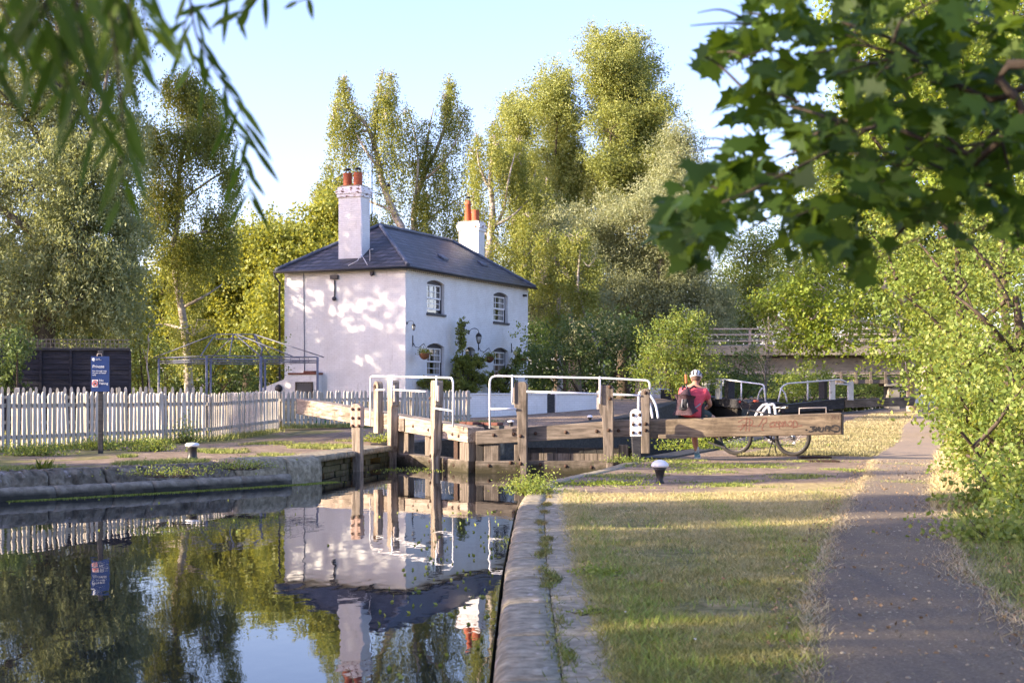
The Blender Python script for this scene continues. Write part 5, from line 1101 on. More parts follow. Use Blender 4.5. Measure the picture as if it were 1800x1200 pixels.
# gold broadleaf trees behind, backlight put into the leaf colour
for i,(lab,base,D,cl) in enumerate((('sunlit yellow green tree rising just left of the cottage roof',560,74,((560,420,48,38),(500,440,50,38),(540,500,60,55),(590,380,30,30),(500,560,60,60),(590,470,40,60))),
  ('glowing yellow green tree between the slender birch and the cottage',430,78,((440,450,55,42),(470,500,60,60),(410,540,60,60),(450,600,80,60),(470,420,35,30))),
  ('yellow green tree showing low between the willow and the slender birch',290,80,((280,520,70,60),(340,600,70,60),(220,600,70,60),(360,480,50,60))),
  ('yellow green foliage glimpsed low behind the big willow',90,82,((80,560,90,60),(150,640,90,50),(20,640,80,50),(-60,540,80,80))))):
    T = Tree('broadleaf_tree',lab,'tree',gp(base,D,.3),'sunlit trees behind the left bank',20+i); T.limb([gp(base,D,0),P(base+5,620,D),P(base-5,540,D),P(base+3,460,D)],.25,.06,7)
    for (x,y,rx,rz) in cl: c, r = E(x,y,rx,rz,D,T.r.uniform(-2,2)); T.blob(c,r,int(rx*rz*.055)+25,46,.75,.21,.15,.3,.5,-.28,.1)
    T.done(LM['gold'],BK['brown'])
# birches behind the cottage
T = Tree('weeping_birch','tall weeping birch behind the first chimney with long bare leaning limbs','tree',gp(720,85,.3),'weeping birches behind the cottage',31); D=85
T.limb([gp(722,D,0),P(712,440,D),P(695,380,D),P(672,320,D),P(660,260,D),P(640,215,D),P(612,190,D),P(603,150,D)],.27,.05,8)
for a in ([(668,300),(640,260),(612,215),(598,240)],[(658,250),(662,200),(676,150)],[(690,370),(640,350),(600,330),(565,340)],[(650,230),(628,235),(600,275)]): T.limb([P(x,y,D+(i>0)*T.r.uniform(-1.5,1.5)) for i,(x,y) in enumerate(a)],.09,.025,6)
for (x,y,rx,rz,n,l) in ((603,165,20,22,40,2.4),(588,205,13,20,26,2.4),(622,205,20,18,32,2.2),(600,255,22,22,44,2.4),(625,290,12,16,16,2),(676,160,17,24,40,2.6),(668,195,22,26,46,2.6),(690,225,18,24,34,2.4),(640,400,40,16,34,1.2),(575,380,26,14,22,1.1),(690,420,36,16,30,1.2),(575,315,28,18,34,1.7),(556,345,16,14,18,1.5),(605,345,24,20,24,1.6),(670,270,24,26,26,2.2)):
    for (x2,y2,rx2,rz2) in split(T.r,x,y-8,rx,rz,3,.6,.75): c, r = E(x2,y2,rx2,rz2,D,T.r.uniform(-1.3,1.3)); T.weep(c,r,int(n*.52*T.r.uniform(.4,1.4)),l*T.r.uniform(1.,1.6),56,.13,.08,.25,spread=.13)
T.done(LM['birch'],BK['birch'])
T = Tree('weeping_birch','tall weeping birch above the middle of the cottage roof with forked pale limbs','tree',gp(735,87,.3),'weeping birches behind the cottage',32); D=87
T.limb([gp(735,D,0),P(730,440,D),P(728,370,D),P(745,310,D),P(765,270,D),P(782,220,D),P(790,170,D)],.24,.05,8)
for a in ([(740,320),(775,290),(805,240),(818,195)],[(728,360),(735,290),(728,230),(716,190)],[(745,300),(752,240),(762,190)],[(730,400),(790,360),(838,330)]): T.limb([P(x,y,D+(i>0)*T.r.uniform(-1.5,1.5)) for i,(x,y) in enumerate(a)],.085,.025,6)
for (x,y,rx,rz,n,l) in ((716,205,20,18,30,2.6),(705,250,20,26,34,2.6),(735,240,22,28,40,2.8),(760,205,16,20,26,2.4),(788,170,19,20,38,2.6),(780,215,22,22,38,2.6),(812,205,17,18,28,2.4),(800,265,24,20,30,2.2),(755,290,30,30,44,2.4),(715,310,26,28,36,2.2),(740,350,40,26,44,2),(800,320,30,26,34,2),(690,350,22,26,24,2),(830,300,20,24,24,2.2),(760,345,36,24,36,2),(815,385,34,18,34,1.5),(735,420,46,14,34,1.2),(800,430,40,14,30,1.1),(770,385,50,22,40,1.6)):
    for (x2,y2,rx2,rz2) in split(T.r,x,y-8,rx,rz,3,.6,.75): c, r = E(x2,y2,rx2,rz2,D,T.r.uniform(-1.3,1.3)); T.weep(c,r,int(n*.52*T.r.uniform(.4,1.4)),l*T.r.uniform(1.,1.6),56,.13,.08,.25,spread=.13)
T.done(LM['birch'],BK['birch'])
T = Tree('weeping_birch','weeping birch just right of the second chimney with a white Y shaped trunk','tree',gp(862,76,.3),'weeping birches behind the cottage',33); D=76
T.limb([gp(864,D,0),P(860,470,D),P(862,420,D),P(866,370,D),P(862,320,D),P(866,270,D),P(870,240,D)],.26,.05,8)
for a in ([(863,410),(885,370),(893,320),(905,270)],[(862,415),(840,400),(830,350)],[(863,400),(900,380),(930,350)],[(866,340),(845,300),(838,260)]): T.limb([P(x,y,D+(i>0)*T.r.uniform(-1,1)) for i,(x,y) in enumerate(a)],.11,.025,6)
for (x,y,rx,rz,n,l) in ((848,255,20,18,34,2.2),(868,240,20,16,28,2),(835,290,22,26,34,2.2),(880,290,24,26,34,2.2),(912,270,18,20,34,2.2),(925,320,22,28,34,2.2),(895,350,28,24,34,2),(845,350,24,22,26,2),(915,400,32,24,34,1.8),(930,370,18,20,20,2),(885,440,36,30,40,1.8),(850,400,34,22,34,1.6),(930,450,30,26,30,1.5),(900,490,36,26,34,1.4),(950,330,22,26,26,2)):
    for (x2,y2,rx2,rz2) in split(T.r,x,y-8,rx,rz,3,.6,.75): c, r = E(x2,y2,rx2,rz2,D,T.r.uniform(-1.3,1.3)); T.weep(c,r,int(n*.52*T.r.uniform(.4,1.4)),l*T.r.uniform(.9,1.4),54,.115,.075,.25,spread=.12)
T.done(LM['birch'],BK['birch'])
# poplars / tall willows
def tall(lab, base, D, cl, leaf, seed, tr, k=1., L=.2, W_=.10, hollow=.6, droop=.3):
    T = Tree('poplar_tree' if leaf != 'silver' else 'silver_willow',lab,'tree',gp(base,D,.3),None,seed); T.limb([gp(base,D,0)]+[P(x,y,D) for x,y in tr],.45,.06,8)
    for (x,y,rx,rz) in cl:
        for (x2,y2,rx2,rz2) in split(T.r,x,y,rx,rz,3,.66,.6): c, r = E(x2,y2,rx2,rz2,D,T.r.uniform(-2,2),.9); T.blob(c,r,int((rx*rz*.036+10)*k),62,.8,L*.82,W_*.8,droop,hollow,-.42,.15,up=1.1 if leaf=='poplar' else .5)
        # ragged tips
        for q in range(int(7*k)):
            a = T.r.uniform(-.2,math.pi+.2); e = Vector(c)+Vector((math.cos(a)*r[0]*1.02,T.r.uniform(-.4,.4)*r[1],math.sin(a)*r[2]*1.03))
            T.blob(tuple(e),(.3,.3,.9),4,30,.45,L*.8,W_*.8,.2,.1,-2,0,root=tuple(e-Vector((0,0,1.2))))
    T.done(LM[leaf],BK['grey' if leaf != 'poplar' else 'brown'])
tall('tallest golden poplar like tree standing right of centre against the sky',1095,90,((1062,92,30,22),(1095,100,26,22),(1075,140,48,42),(1115,150,34,40),(1090,205,58,45),(1135,215,42,48),(1080,270,56,50),(1130,285,52,50),(1165,300,32,44),(1100,345,66,50),(1150,370,52,44)),'poplar',41,((1095,560),(1092,430),(1090,300),(1085,180),(1080,110)))
tall('golden narrow tree left of the tallest one and shorter than it',984,92,((975,150,24,20),(980,190,36,38),(975,245,38,44),(990,300,46,46),(1005,340,34,46),(975,365,46,44),(1000,420,52,46)),'poplar',42,((985,560),(985,420),(980,300),(978,180)))
tall('smallest golden pointed tree top between the second chimney and the narrow tree',912,94,((908,200,18,18),(915,235,24,28),(905,280,30,34),(925,320,32,38),(935,380,32,44),(930,440,40,50)),'poplar',43,((915,560),(915,420),(912,300),(910,215)))
tall('broad silver grey willow sloping down to the right behind the shrubs and bridge',1170,84,((1195,265,26,28),(1180,310,40,40),(1120,400,62,50),(1185,380,52,50),(1080,470,70,52),(1160,480,74,50),(1215,450,42,48),(1215,520,62,42),(1130,550,80,44),(1040,540,62,44),(1250,550,36,32),(1030,430,40,40)),'silver',44,((1170,600),(1160,500),(1170,400),(1185,320)),1.05,.19,.075,.6,.8)
tall('pale silver willow crown filling the middle right of the cottage roof',1010,78,((985,470,46,44),(1010,530,60,44),(960,520,40,50),(970,420,34,40),(1040,580,60,40)),'silver',45,((1010,620),(1000,540),(995,470)),1.,.17,.08,.6,.8)
# small white birches between
for i,(lab,pts,D,cl) in enumerate((('thin leaning white birch trunk right of the cottage, nearer the dark shrub',[(1072,690),(1058,640),(1045,590),(1026,545),(1016,500),(1020,440)],66,((1010,430,28,30),(1035,470,24,30),(1000,490,24,30),(1030,520,24,24))),
   ('thin upright pale trunk close to the right end of the cottage',[(984,690),(984,610),(980,560),(984,500),(975,450)],67,((965,430,26,30),(985,480,24,34),(955,500,22,36),(975,560,20,28))))):
    T = Tree('birch_tree',lab,'tree',gp(pts[0][0],D,.3),None,50+i); T.limb([P(x,y,D) for x,y in pts],.15,.04,7)
    for (x,y,rx,rz) in cl: c, r = E(x,y,rx,rz,D); T.weep(c,r,70,1.1,36,.11,.065,spread=.11)
    T.done(LM['birch'],BK['birch'])
# pale birch and friends behind the bridge
for i,(lab,base,D,cl,leaf) in enumerate((('pale stemmed tree with thin yellow green leaves rising behind the bridge left end',1318,100,((1312,450,40,34),(1290,500,44,34),(1340,500,40,40),(1310,550,60,34),(1270,560,40,30),(1350,440,30,30)),'hedge'),
  ('sunlit tree behind the middle of the bridge',1420,104,((1400,480,50,40),(1450,520,60,50),(1410,560,60,30),(1480,450,50,40)),'hedge'),
  ('tall sunlit tree seen only through the gaps of the overhanging maple branch',1700,70,((1480,300,60,60),(1560,200,80,80),(1650,120,90,90),(1560,380,80,80),(1450,400,50,50),(1700,260,100,100),(1800,100,110,110),(1600,40,90,80),(1760,400,100,90),(1650,500,80,70)),'hedge'),
  ('sunlit tree behind the right end of the bridge',1560,106,((1540,520,70,60),(1600,480,70,70),(1560,600,80,50),(1520,430,60,50),(1650,600,60,60)),'hedge'))):
    T = Tree('broadleaf_tree',lab,'tree',gp(base,D,.3),'sunlit trees behind the bridge',60+i); T.limb([gp(base,D,0),P(base-2,600,D),P(base-6,520,D),P(base-4,450,D)],.22,.05,7); T.limb([P(base-2,560,D),P(base+14,500,D),P(base+22,440,D)],.14,.04,6)
    for (x,y,rx,rz) in cl: c, r = E(x,y,rx,rz,D); T.blob(c,r,int(rx*rz*.05)+18,44,.75,.18,.12,.2,.4,-.4,.12)
    T.done(LM[leaf],BK['birch'])
# far wood closing the horizon
rg = np.random.default_rng(77); Q = []; ti = []
for x0,x1,ytop,D in ((-700,420,560,96),(380,1320,560,98),(1250,1700,640,125),(1250,2600,480,150),(-1200,-200,420,90)):
    n = int((x1-x0)*.8); px = rg.uniform(x0,x1,n); top = ytop+18*np.sin(px*.031)+12*np.sin(px*.083+1); py = top+(725-top)*rg.uniform(0,1,n)**1.1; dd = D+rg.uniform(-3,3,n)
    S = np.stack([(px-900)/F*dd, dd, H-(py-HY)/F*dd],1); per = 48; q = np.repeat(S,per,0)+rg.normal(size=(n*per,3))*np.array([.8,.6,.6]); Q.append(leafquads(q,.34,.22,.2,0,rg)); ti.append(np.clip(np.repeat(rg.uniform(0,1,n),per)*.6+rg.uniform(0,.4,n*per),0,1))
tag(npmesh('far_wood', np.concatenate(Q), 4, LM['dark'], None, {'tint': np.concatenate(ti)}), 'dark mass of distant woodland closing the view behind everything', 'woodland', None, 'stuff')
# ---------------- shrubs and hedges
def shrub(lab, name, cat, base, D, cl, leaf, seed, L=.12, W_=.075, dens=1., br=.42, group=None, stems=True, droop=.2, gap=-.35):
    T = Tree(name,lab,cat,gp(base,D,.3 if D > 30 else 0),group,seed)
    for (x,y,rx,rz) in cl:
        c, r = E(x,y,rx,rz,D,T.r.uniform(-.5,.5),.8)
        if stems: T.limb([gp(base,D,.2 if D>30 else 0),(np.array(gp(base,D,.4))*.5+np.array(c)*.5).tolist(),c],.05,.015,5)
        T.blob(c,r,int((r[0]*r[2]*16+12)*dens),40,br,L,W_,droop,.6,gap,.08)
    return T.done(LM[leaf],BK['brown'],'stem','foliage')
shrub('long dark evergreen hedge behind the gazebo frame','hedge','hedge',350,50,((250,640,40,40),(310,625,50,45),(380,640,55,42),(440,630,50,45),(280,680,80,30),(400,690,60,30)),'dark',71,.10,.07,1.4)
shrub('large dark green shrub right of the cottage above the white wall','shrub','shrub',1040,58,((970,620,34,34),(1010,605,44,40),(1065,600,52,42),(1110,620,34,36),(1000,660,60,26),(1080,660,60,28),(945,650,22,34),(1100,585,30,22)),'dark',72,.13,.085,1.5)
shrub('lighter green rounded shrub behind the seated cyclist','shrub','shrub',1190,56,((1160,610,32,36),(1200,600,38,36),(1228,630,30,36),(1170,655,48,34),(1220,670,44,26),(1205,575,24,14)),'lime2',73,.11,.075,1.5) if 'lime2' in LM else shrub('lighter green rounded shrub behind the seated cyclist','shrub','shrub',1190,56,((1160,610,32,36),(1200,600,38,36),(1228,630,30,36),(1170,655,48,34),(1220,670,44,26),(1205,575,24,14)),'hedge',73,.10,.065,2.6)
shrub('dark ivy like bush left of the thin dead tree under the bridge','shrub','shrub',1290,62,((1270,660,30,30),(1300,640,34,30),(1330,670,36,26),(1280,690,50,20),(1250,690,40,22)),'dark',74,.11,.075,1.4)
shrub('yellow green climber hanging on stems under the bridge beyond the far gates','shrub','shrub',1420,72,((1380,690,30,26),(1410,670,20,26),(1440,680,24,30),(1480,690,30,26),(1530,690,40,24),(1560,680,30,24),(1400,710,60,14)),'hedge',75,.13,.09,1.1)
shrub('low brown leaved bush at the far lockside wall end','shrub','shrub',960,62,((940,590,18,22),(950,620,16,22)),'lime',76,.12,.08,1.)
shrub('ivy climbing the near end of the black board fence','ivy','plant',30,36,((22,640,20,40),(30,610,16,20),(14,675,16,24)),'dark',77,.09,.07,1.6,.3)
shrub('thin yellow leaved bush at the right end of the black fence','shrub','shrub',255,45,((245,600,22,34),(262,640,20,30),(240,660,16,24)),'gold',78,.10,.07,.9)
# climbing plants on the cottage
def clim(lab, x, pts, leaf, seed, y=-.45, L=.12):
    b = h2w(x,y,0); T = Tree('climbing_plant',lab,'plant',tuple(b),None,seed); 
    for (a, z, ra, rz_) in pts: c = h2w(a,y,z); T.limb([tuple(b),tuple(h2w((a+x)/2,y,z*.5)),tuple(c)],.03,.01,5); T.blob(tuple(c),(ra*.8,min(.3,ra*.6),rz_*.9),int(40*ra*rz_*9)+8,22,.13,L*.8,.06,.2,.4,-.5,.3)
    T.done(LM[leaf],BK['brown'],'stem','foliage')
clim('tall shrub with a single spire of leaves climbing between the cottage windows',4.2,((3.95,HZ(3.6),.10,.35),(3.95,HZ(3.15),.13,.3),(3.92,HZ(4.0),.07,.2),(4.7,HZ(2.45),.45,.28),(4.2,HZ(2.2),.42,.35),(5.4,HZ(2.4),.4,.25),(4.9,HZ(1.7),.8,.4),(3.7,HZ(2.45),.2,.2),(4.2,HZ(1.3),.6,.3)),'birch',81)
clim('loose rose bush with a pale flower in front of the right hand ground floor window',8.3,((8.6,HZ(2.0),.4,.3),(9.3,HZ(2.3),.25,.35),(8.2,HZ(1.45),.8,.3),(9.6,HZ(2.8),.10,.2),(7.0,HZ(1.7),.4,.3)),'birch',82)
clim('low plants under the left ground floor window of the cottage',1.9,((1.2,HZ(1.5),.8,.25),(2.4,HZ(1.5),.8,.22),(3.2,HZ(1.7),.3,.25)),'birch',83,-.6)
mb = MB(); p = h2w(8.95,-.62,HZ(2.95)); mb.ball(tuple(p),.08,0,8,6); [mb.ball((p.x+.07*math.cos(a),p.y,p.z+.07*math.sin(a)),.05,0,6,4) for a in range(6)]; tag(mb.build('rose_bloom', simple('pale yellow petals',(.7,.62,.25),.7)), 'single pale yellow rose bloom at the top of the bush by the cottage', 'flower')
for i,(x,z,lb) in enumerate(BASK):
    b = h2w(x,-.52,z-.42); t = thing('hanging_basket', lb, 'hanging basket', tuple(b), 0, 'hanging baskets'); mb = MB(); mb.lathe([(.03,-.20),(.12,-.16),(.19,-.06),(.21,.03),(.2,.05)],(0,0,0),18); mb.build('basket',basketmat,t)
    mb = MB(); [mb.tube([(.2*math.cos(a),.2*math.sin(a),.04),(0,0,.38)],.005,4) for a in (0,2.1,4.2)]; mb.build('chain',MT['steel'],t)
    c = np.array([[0,0,.1]]); q = np.repeat(c,260,0)+RG.normal(size=(260,3))*np.array([.12,.12,.07]); npmesh('foliage',leafquads(q,.08,.05,.1),4,LM['birch'],t,{'tint':RG.uniform(0,1,260)})
# right side: sycamore over the bridge, its trunk, and hedge trees
def bigleaf(lab, name, base, D, cl, leaf, seed, trunk=None, limbs=(), L=.12, W_=.10, dens=1., br=.5, group=None, bark='brown', r0=.3, gap=-.3, per=34, bz=0):
    T = Tree(name,lab,'tree' if 'tree' in name else 'hedge',gp(base,D,bz),group,seed)
    if trunk: T.limb([P(*p) if len(p)==3 else P(*p,D) for p in trunk],r0,r0*.3,9)
    for l in limbs: T.limb([P(x,y,D+(i>0)*T.r.uniform(-.6,.6)) for i,(x,y) in enumerate(l)],r0*.32,.02,6)
    for e in cl:
        (x,y,rx,rz) = e[:4]; d = e[4] if len(e) > 4 else T.r.uniform(-.8,.8)
        c, r = E(x,y,rx,rz,D,d,.75); T.blob(c,r,int((r[0]*r[2]*12+10)*dens),per,br,L,W_,.35,.65,gap,.10)
    return T.done(LM[leaf],BK[bark])
bigleaf('bright sycamore whose lit branches hang in front of the bridge parapet','sycamore_tree',1618,50,((1385,600,34,16),(1430,610,40,14),(1400,540,44,30),(1430,560,50,30),(1460,590,60,20),(1430,575,40,22),(1370,520,28,22),(1450,510,50,36),(1500,550,52,40),(1490,600,40,18),(1540,500,60,50),(1580,560,60,50),(1560,620,50,26),(1620,620,50,50),(1390,580,24,16),(1640,540,60,60),(1480,460,44,30),(1660,660,40,40),(1560,450,60,40),(1350,540,16,12)),'lime',91,
   [(1606,728,58),(1604,690,57),(1600,640,55),(1596,590,53),(1580,520,51)],([(1610,600),(1540,570),(1460,560),(1400,550)],[(1612,620),(1560,610),(1500,600)],[(1590,530),(1540,500),(1470,490)]),.13,.11,1.5,.5,None,'pale',.30)
T = Tree('tree_trunk','pale rough trunk standing at the bend of the path beyond the far balance beam end','tree',gp(1632,58,.4),None,92)
T.limb([gp(1634,58,.2),P(1630,700,58),P(1628,660,58),P(1640,600,58),P(1650,540,58)],.26,.12,10); c, r = E(1650,540,44,44,58); T.blob(c,r,60,30,.5,.14,.12,.3,.5,-.4,.1); T.done(LM['lime'],BK['pale'])
RT = [('lime green hedge tree leaning over the far end of the towpath on the right',1700,36,((1600,520,60,50),(1650,590,60,60),(1560,440,60,50),(1700,500,70,70),(1720,620,60,70),(1650,420,70,60),(1700,690,50,50),(1640,660,28,34),(1740,400,80,70),(1680,740,34,24)),.11,.09,101),
 ('tall lime green tree behind the overhanging maple branch on the right',1780,33,((1760,300,90,80),(1680,250,80,70),(1600,330,70,60),(1700,130,90,90),(1600,200,60,60),(1560,100,60,60),(1800,200,90,120),(1640,40,90,70),(1780,40,90,80),(1530,350,50,50),(1520,220,40,50),(1500,40,50,60),(1850,420,90,120)),.13,.10,102),
 ('lime green hedge tree arching out over the verge at the right edge',1790,24,((1720,560,60,50),(1770,480,70,60),(1780,620,70,70),(1840,560,70,120),(1690,640,34,40),(1740,700,50,50),(1800,720,60,60),(1700,500,40,40),(1860,700,70,90)),.08,.062,103)]
for lab,b_,D,cl,L,W_,sd in RT: bigleaf(lab,'hedge_tree',b_,D,cl,'lime' if sd == 102 else 'hedge',sd,[(b_,715+600/D,D),(b_-8,640,D),(b_-14,520,D),(b_-20,380,D)] if sd != 103 else [(b_+20,740,D),(b_+10,640,D),(b_-5,520,D)],([(b_-8,620),(b_-60,560),(b_-110,520)],[(b_-12,540),(b_-50,470),(b_-90,420)]),L,W_,2.1 if D<30 else 1.6,.46,None,'brown',.16,-.6)
bigleaf('tangled bramble hedge spilling down to the grass verge at the right','bramble_hedge',1790,17.5,((1740,760,60,46),(1700,720,34,34),(1790,690,60,60),(1780,800,60,50),(1720,810,40,30),(1830,760,60,100),(1700,790,30,24,1.5),(1685,760,22,20,2.5),(1850,860,60,60)),'hedge',104,None,([(1790,850),(1750,780),(1700,740)],[(1800,860),(1790,780),(1740,700)],[(1800,870),(1760,830),(1700,800)],[(1760,880),(1720,800),(1690,760)],[(1820,800),(1790,690),(1770,640)]),.065,.05,2.3,.30,None,'brown',.07,-.45,42)
bigleaf('hedge continuing out of view beyond the right edge of the picture','bramble_hedge',2150,19,((1930,640,70,80),(1950,760,80,80),(2060,600,90,90),(2080,740,90,90),(2200,640,100,100),(2220,780,100,80),(2340,680,100,100),(1950,480,90,90),(2120,440,110,90)),'hedge',106,None,(),.10,.08,1.0,.45,None,'brown',.07,-.5,34)
bigleaf('pale dusty leaved brambles and nettles low beside the path on the right','bramble_patch',1770,13.6,((1745,872,40,22),(1790,850,40,34),(1830,890,50,50),(1725,895,24,14),(1780,905,40,20)),'hedge',105,None,(),.055,.045,2.2,.20,None,'brown',.07,-.5,40)
# thin dead tree
T = Tree('dead_tree','thin bare twiggy sapling in front of the bridge left of its middle','tree',gp(1345,58,.3),None,95); D=58
T.limb([gp(1346,D,.2),P(1346,680,D),P(1344,650,D),P(1350,620,D),P(1352,570,D),P(1348,520,D)],.05,.012,7)
for i in range(34):
    y0 = T.r.uniform(580,690); a = T.r.uniform(-1,1); T.limb([P(1347,y0,D),P(1347+a*22,y0-16-T.r.uniform(0,20),D+T.r.uniform(-.6,.6)),P(1347+a*46,y0-22-T.r.uniform(0,46),D+T.r.uniform(-1,1))],.013,.005,4)
c, r = E(1345,520,16,16,D); T.blob(c,r,8,8,.3,.1,.07); T.done(LM['gold'],BK['grey'])
T = Tree('dead_tree','thin bare leafless sapling right of the black fence behind the pickets','tree',gp(262,44,.2),None,96); D=44
T.limb([gp(266,D,.2),P(262,670,D),P(258,640,D),P(262,600,D)],.035,.012,6); T.limb([P(259,640,D),P(250,610,D)],.02,.008,5); c, r = E(260,590,14,14,D); T.blob(c,r,10,14,.3,.09,.06); T.done(LM['gold'],BK['pale'])
# trees out of frame on the left bank: they throw the evening shade
def shadetree(lab, x, y, h, r, seed, dens=1., low=.6):
    T = Tree('bank_tree',lab,'tree',(x,y,.1),None,seed); T.limb([(x,y,-.1),(x+.2,y,h*.4),(x,y+.2,h*.8)],.2,.05,7)
    n = int(h/1.1)
    for i in range(n):
        z = low+(h-low)*(i+.5)/n; rr_ = r*math.sin(math.pi*min(1,(i+.9)/(n+.6)))**.5
        T.blob((x+T.r.uniform(-.3,.3),y+T.r.uniform(-.3,.3),z),(rr_,rr_,h/n*.9),int(30*dens),30,.5,.30,.20,.2,.3,-.5,.05)
    T.done(LM['dark'],BK['brown'])
SH = [(-21, -8, 16.2, 3.4, 1.3), (-20, -3, 13.9, 3.0, 1.3), (-20, 1.0, 10.4, 2.6, 1.4), (-20, 4.0, 9.2, 2.0, 1.6), (-20.5, 7.0, 8.2, 1.2, 1.7), (-19.5, 12.4, 7.6, 1.2, 1.7), (-19.5, 15.8, 7.2, 1.1, 1.6), (-25, 28.4, 8.4, 1.0, 1.0)]
for i,(x,y,h,r,dn) in enumerate(SH): shadetree('tree out of view on the left bank throwing shade, %s along the water'%('first second third fourth fifth sixth seventh eighth'.split()[i]),x,y,h,r,200+i,dn)
SH2 = [(-22,41,10,2.4),(-24,50.5,15.5,3.4),(-24,34.5,13,2.6),(-17.6,53,7.5,2.6)]
for i,(x,y,h,r) in enumerate(SH2): shadetree('tree beyond the left edge near the black fence, %s from the water'%(('nearest','farthest','second','half hidden behind willow')[i]),x,y,h,r,230+i,(.5,1.7,1.,.9)[i],1.5)
# ---------------- near maple branch (its trunk stands out of view to the right)
rg = np.random.default_rng(5)
ML = np.array([(0,-.10),(.05,-.06),(.30,-.28),(.28,-.10),(.52,-.02),(.40,.12),(.56,.38),(.33,.34),(.20,.46),(.17,.66),(.08,.64),(0,.98),(-.08,.64),(-.17,.66),(-.20,.46),(-.33,.34),(-.56,.38),(-.40,.12),(-.52,-.02),(-.28,-.10),(-.30,-.28),(-.05,-.06)])
def lobed(rg, c, size, tilt):
    n = len(c); k = len(ML); out = np.zeros((n,k,3))
    for i in range(n):
        up = Vector((rg.normal()*.5, rg.normal()*.5-.35, 1)).normalized() if rg.uniform() < tilt else Vector(rg.normal(size=3)).normalized()
        d = Vector((rg.normal()*.8-.25, rg.normal()*.5, -.75+rg.normal()*.4)); d = (d-up*d.dot(up)); d = d.normalized() if d.length > .05 else up.orthogonal().normalized(); s_ = up.cross(d)
        L = size*rg.uniform(.6,1.25); cv = rg.uniform(.05,.8); fd = rg.uniform(-.1,.5)
        for j,(a,b) in enumerate(ML): p = Vector(c[i])+s_*(a*L)+d*(b*L)-up*(cv*L*(a*a*1.0+b*b*.6)-fd*abs(a)*L); out[i,j] = p
    return out
T = Tree('maple_tree','overhanging maple branch with dark out of focus lobed leaves filling the top right','tree',(2.7,2.4,0),None,300)
T.wood.tube([(0,0,-.1),(.02,0,1.2),(.0,.05,2.4),(.1,0,4.2)],[.15,.12,.10,.06],10)
w3 = lambda x,y,D: P(x,y,D)
T.limb([(2.7,2.45,1.3),P(1960,330,2.9),P(1830,160,3.0),P(1740,175,3.0),P(1640,120,3.1),P(1570,70,3.1),P(1480,40,3.15)],.011,.003,8)
T.limb([P(1960,330,2.9),P(1800,200,3.0),P(1700,270,3.0),P(1550,215,3.1),P(1480,215,3.15),P(1400,255,3.2)],.008,.003,7)
T.limb([(2.72,2.42,1.5),P(1900,110,2.8),P(1800,200,2.85),P(1760,245,2.9),P(1690,310,3.0),P(1650,370,3.0),P(1590,400,3.1),P(1560,440,3.1)],.012,.003,8)
for a in ([(1640,120),(1560,90),(1500,80),(1430,95)],[(1570,75),(1590,30),(1650,0)],[(1480,215),(1400,190),(1330,180)],[(1550,215),(1450,270),(1330,330),(1260,360)],[(1700,270),(1640,230),(1600,290),(1560,280)],[(1690,310),(1620,280),(1560,235)],[(1650,370),(1600,330),(1500,340),(1400,380)],[(1330,180),(1270,120),(1240,100)],[(1760,245),(1780,330),(1790,420)]):
    T.limb([P(x,y,3.0+T.r.uniform(-.15,.2)) for x,y in a],.004,.002,5)
for i in range(46):
    x, y = T.r.uniform(1250,1800), T.r.uniform(20,420); a = T.r.uniform(2.3,4.2); l = T.r.uniform(50,130); d_ = 3.0+T.r.uniform(-.15,.35)
    T.limb([P(x,y,d_),P(x+math.cos(a)*l*.5,y-math.sin(a)*l*.3,d_+T.r.uniform(-.05,.05)),P(x+math.cos(a)*l,y-math.sin(a)*l*.5+T.r.uniform(0,20),d_+T.r.uniform(-.1,.1))],.0032,.0012,4)
poly = [(1222,140),(1252,90),(1300,45),(1330,-30),(1900,-30),(1900,440),(1800,455),(1740,405),(1690,450),(1655,400),(1600,400),(1560,440),(1500,515),(1462,470),(1425,520),(1360,420),(1300,390),(1265,470),(1200,480),(1150,440),(1170,330),(1240,300),(1310,250),(1280,200),(1320,130)]
def inside(x, y):
    c = False; j = len(poly)-1
    for i in range(len(poly)):
        xi, yi = poly[i]; xj, yj = poly[j]
        if (yi > y) != (yj > y) and x < (xj-xi)*(y-yi)/(yj-yi)+xi: c = not c
        j = i
    return c
pts = []
while len(pts) < 1450:
    x, y = rg.uniform(1150,1900), rg.uniform(-40,520)
    if not inside(x, y): continue
    if x > 1330 and y < 560 and math.sin(x*.035+1.2)*math.sin(y*.041+.6) > .34: continue
    pts.append(tuple(P(x,y-16,2.75+rg.uniform(0,1.0)))) 
Q = lobed(rg, pts, .061, .5)-T.b
T.wood.build('branch', BK['brown'], T.t); npmesh('foliage', Q, len(ML), LM['maple'], T.t, {'tint': rg.uniform(0,1,len(Q))})
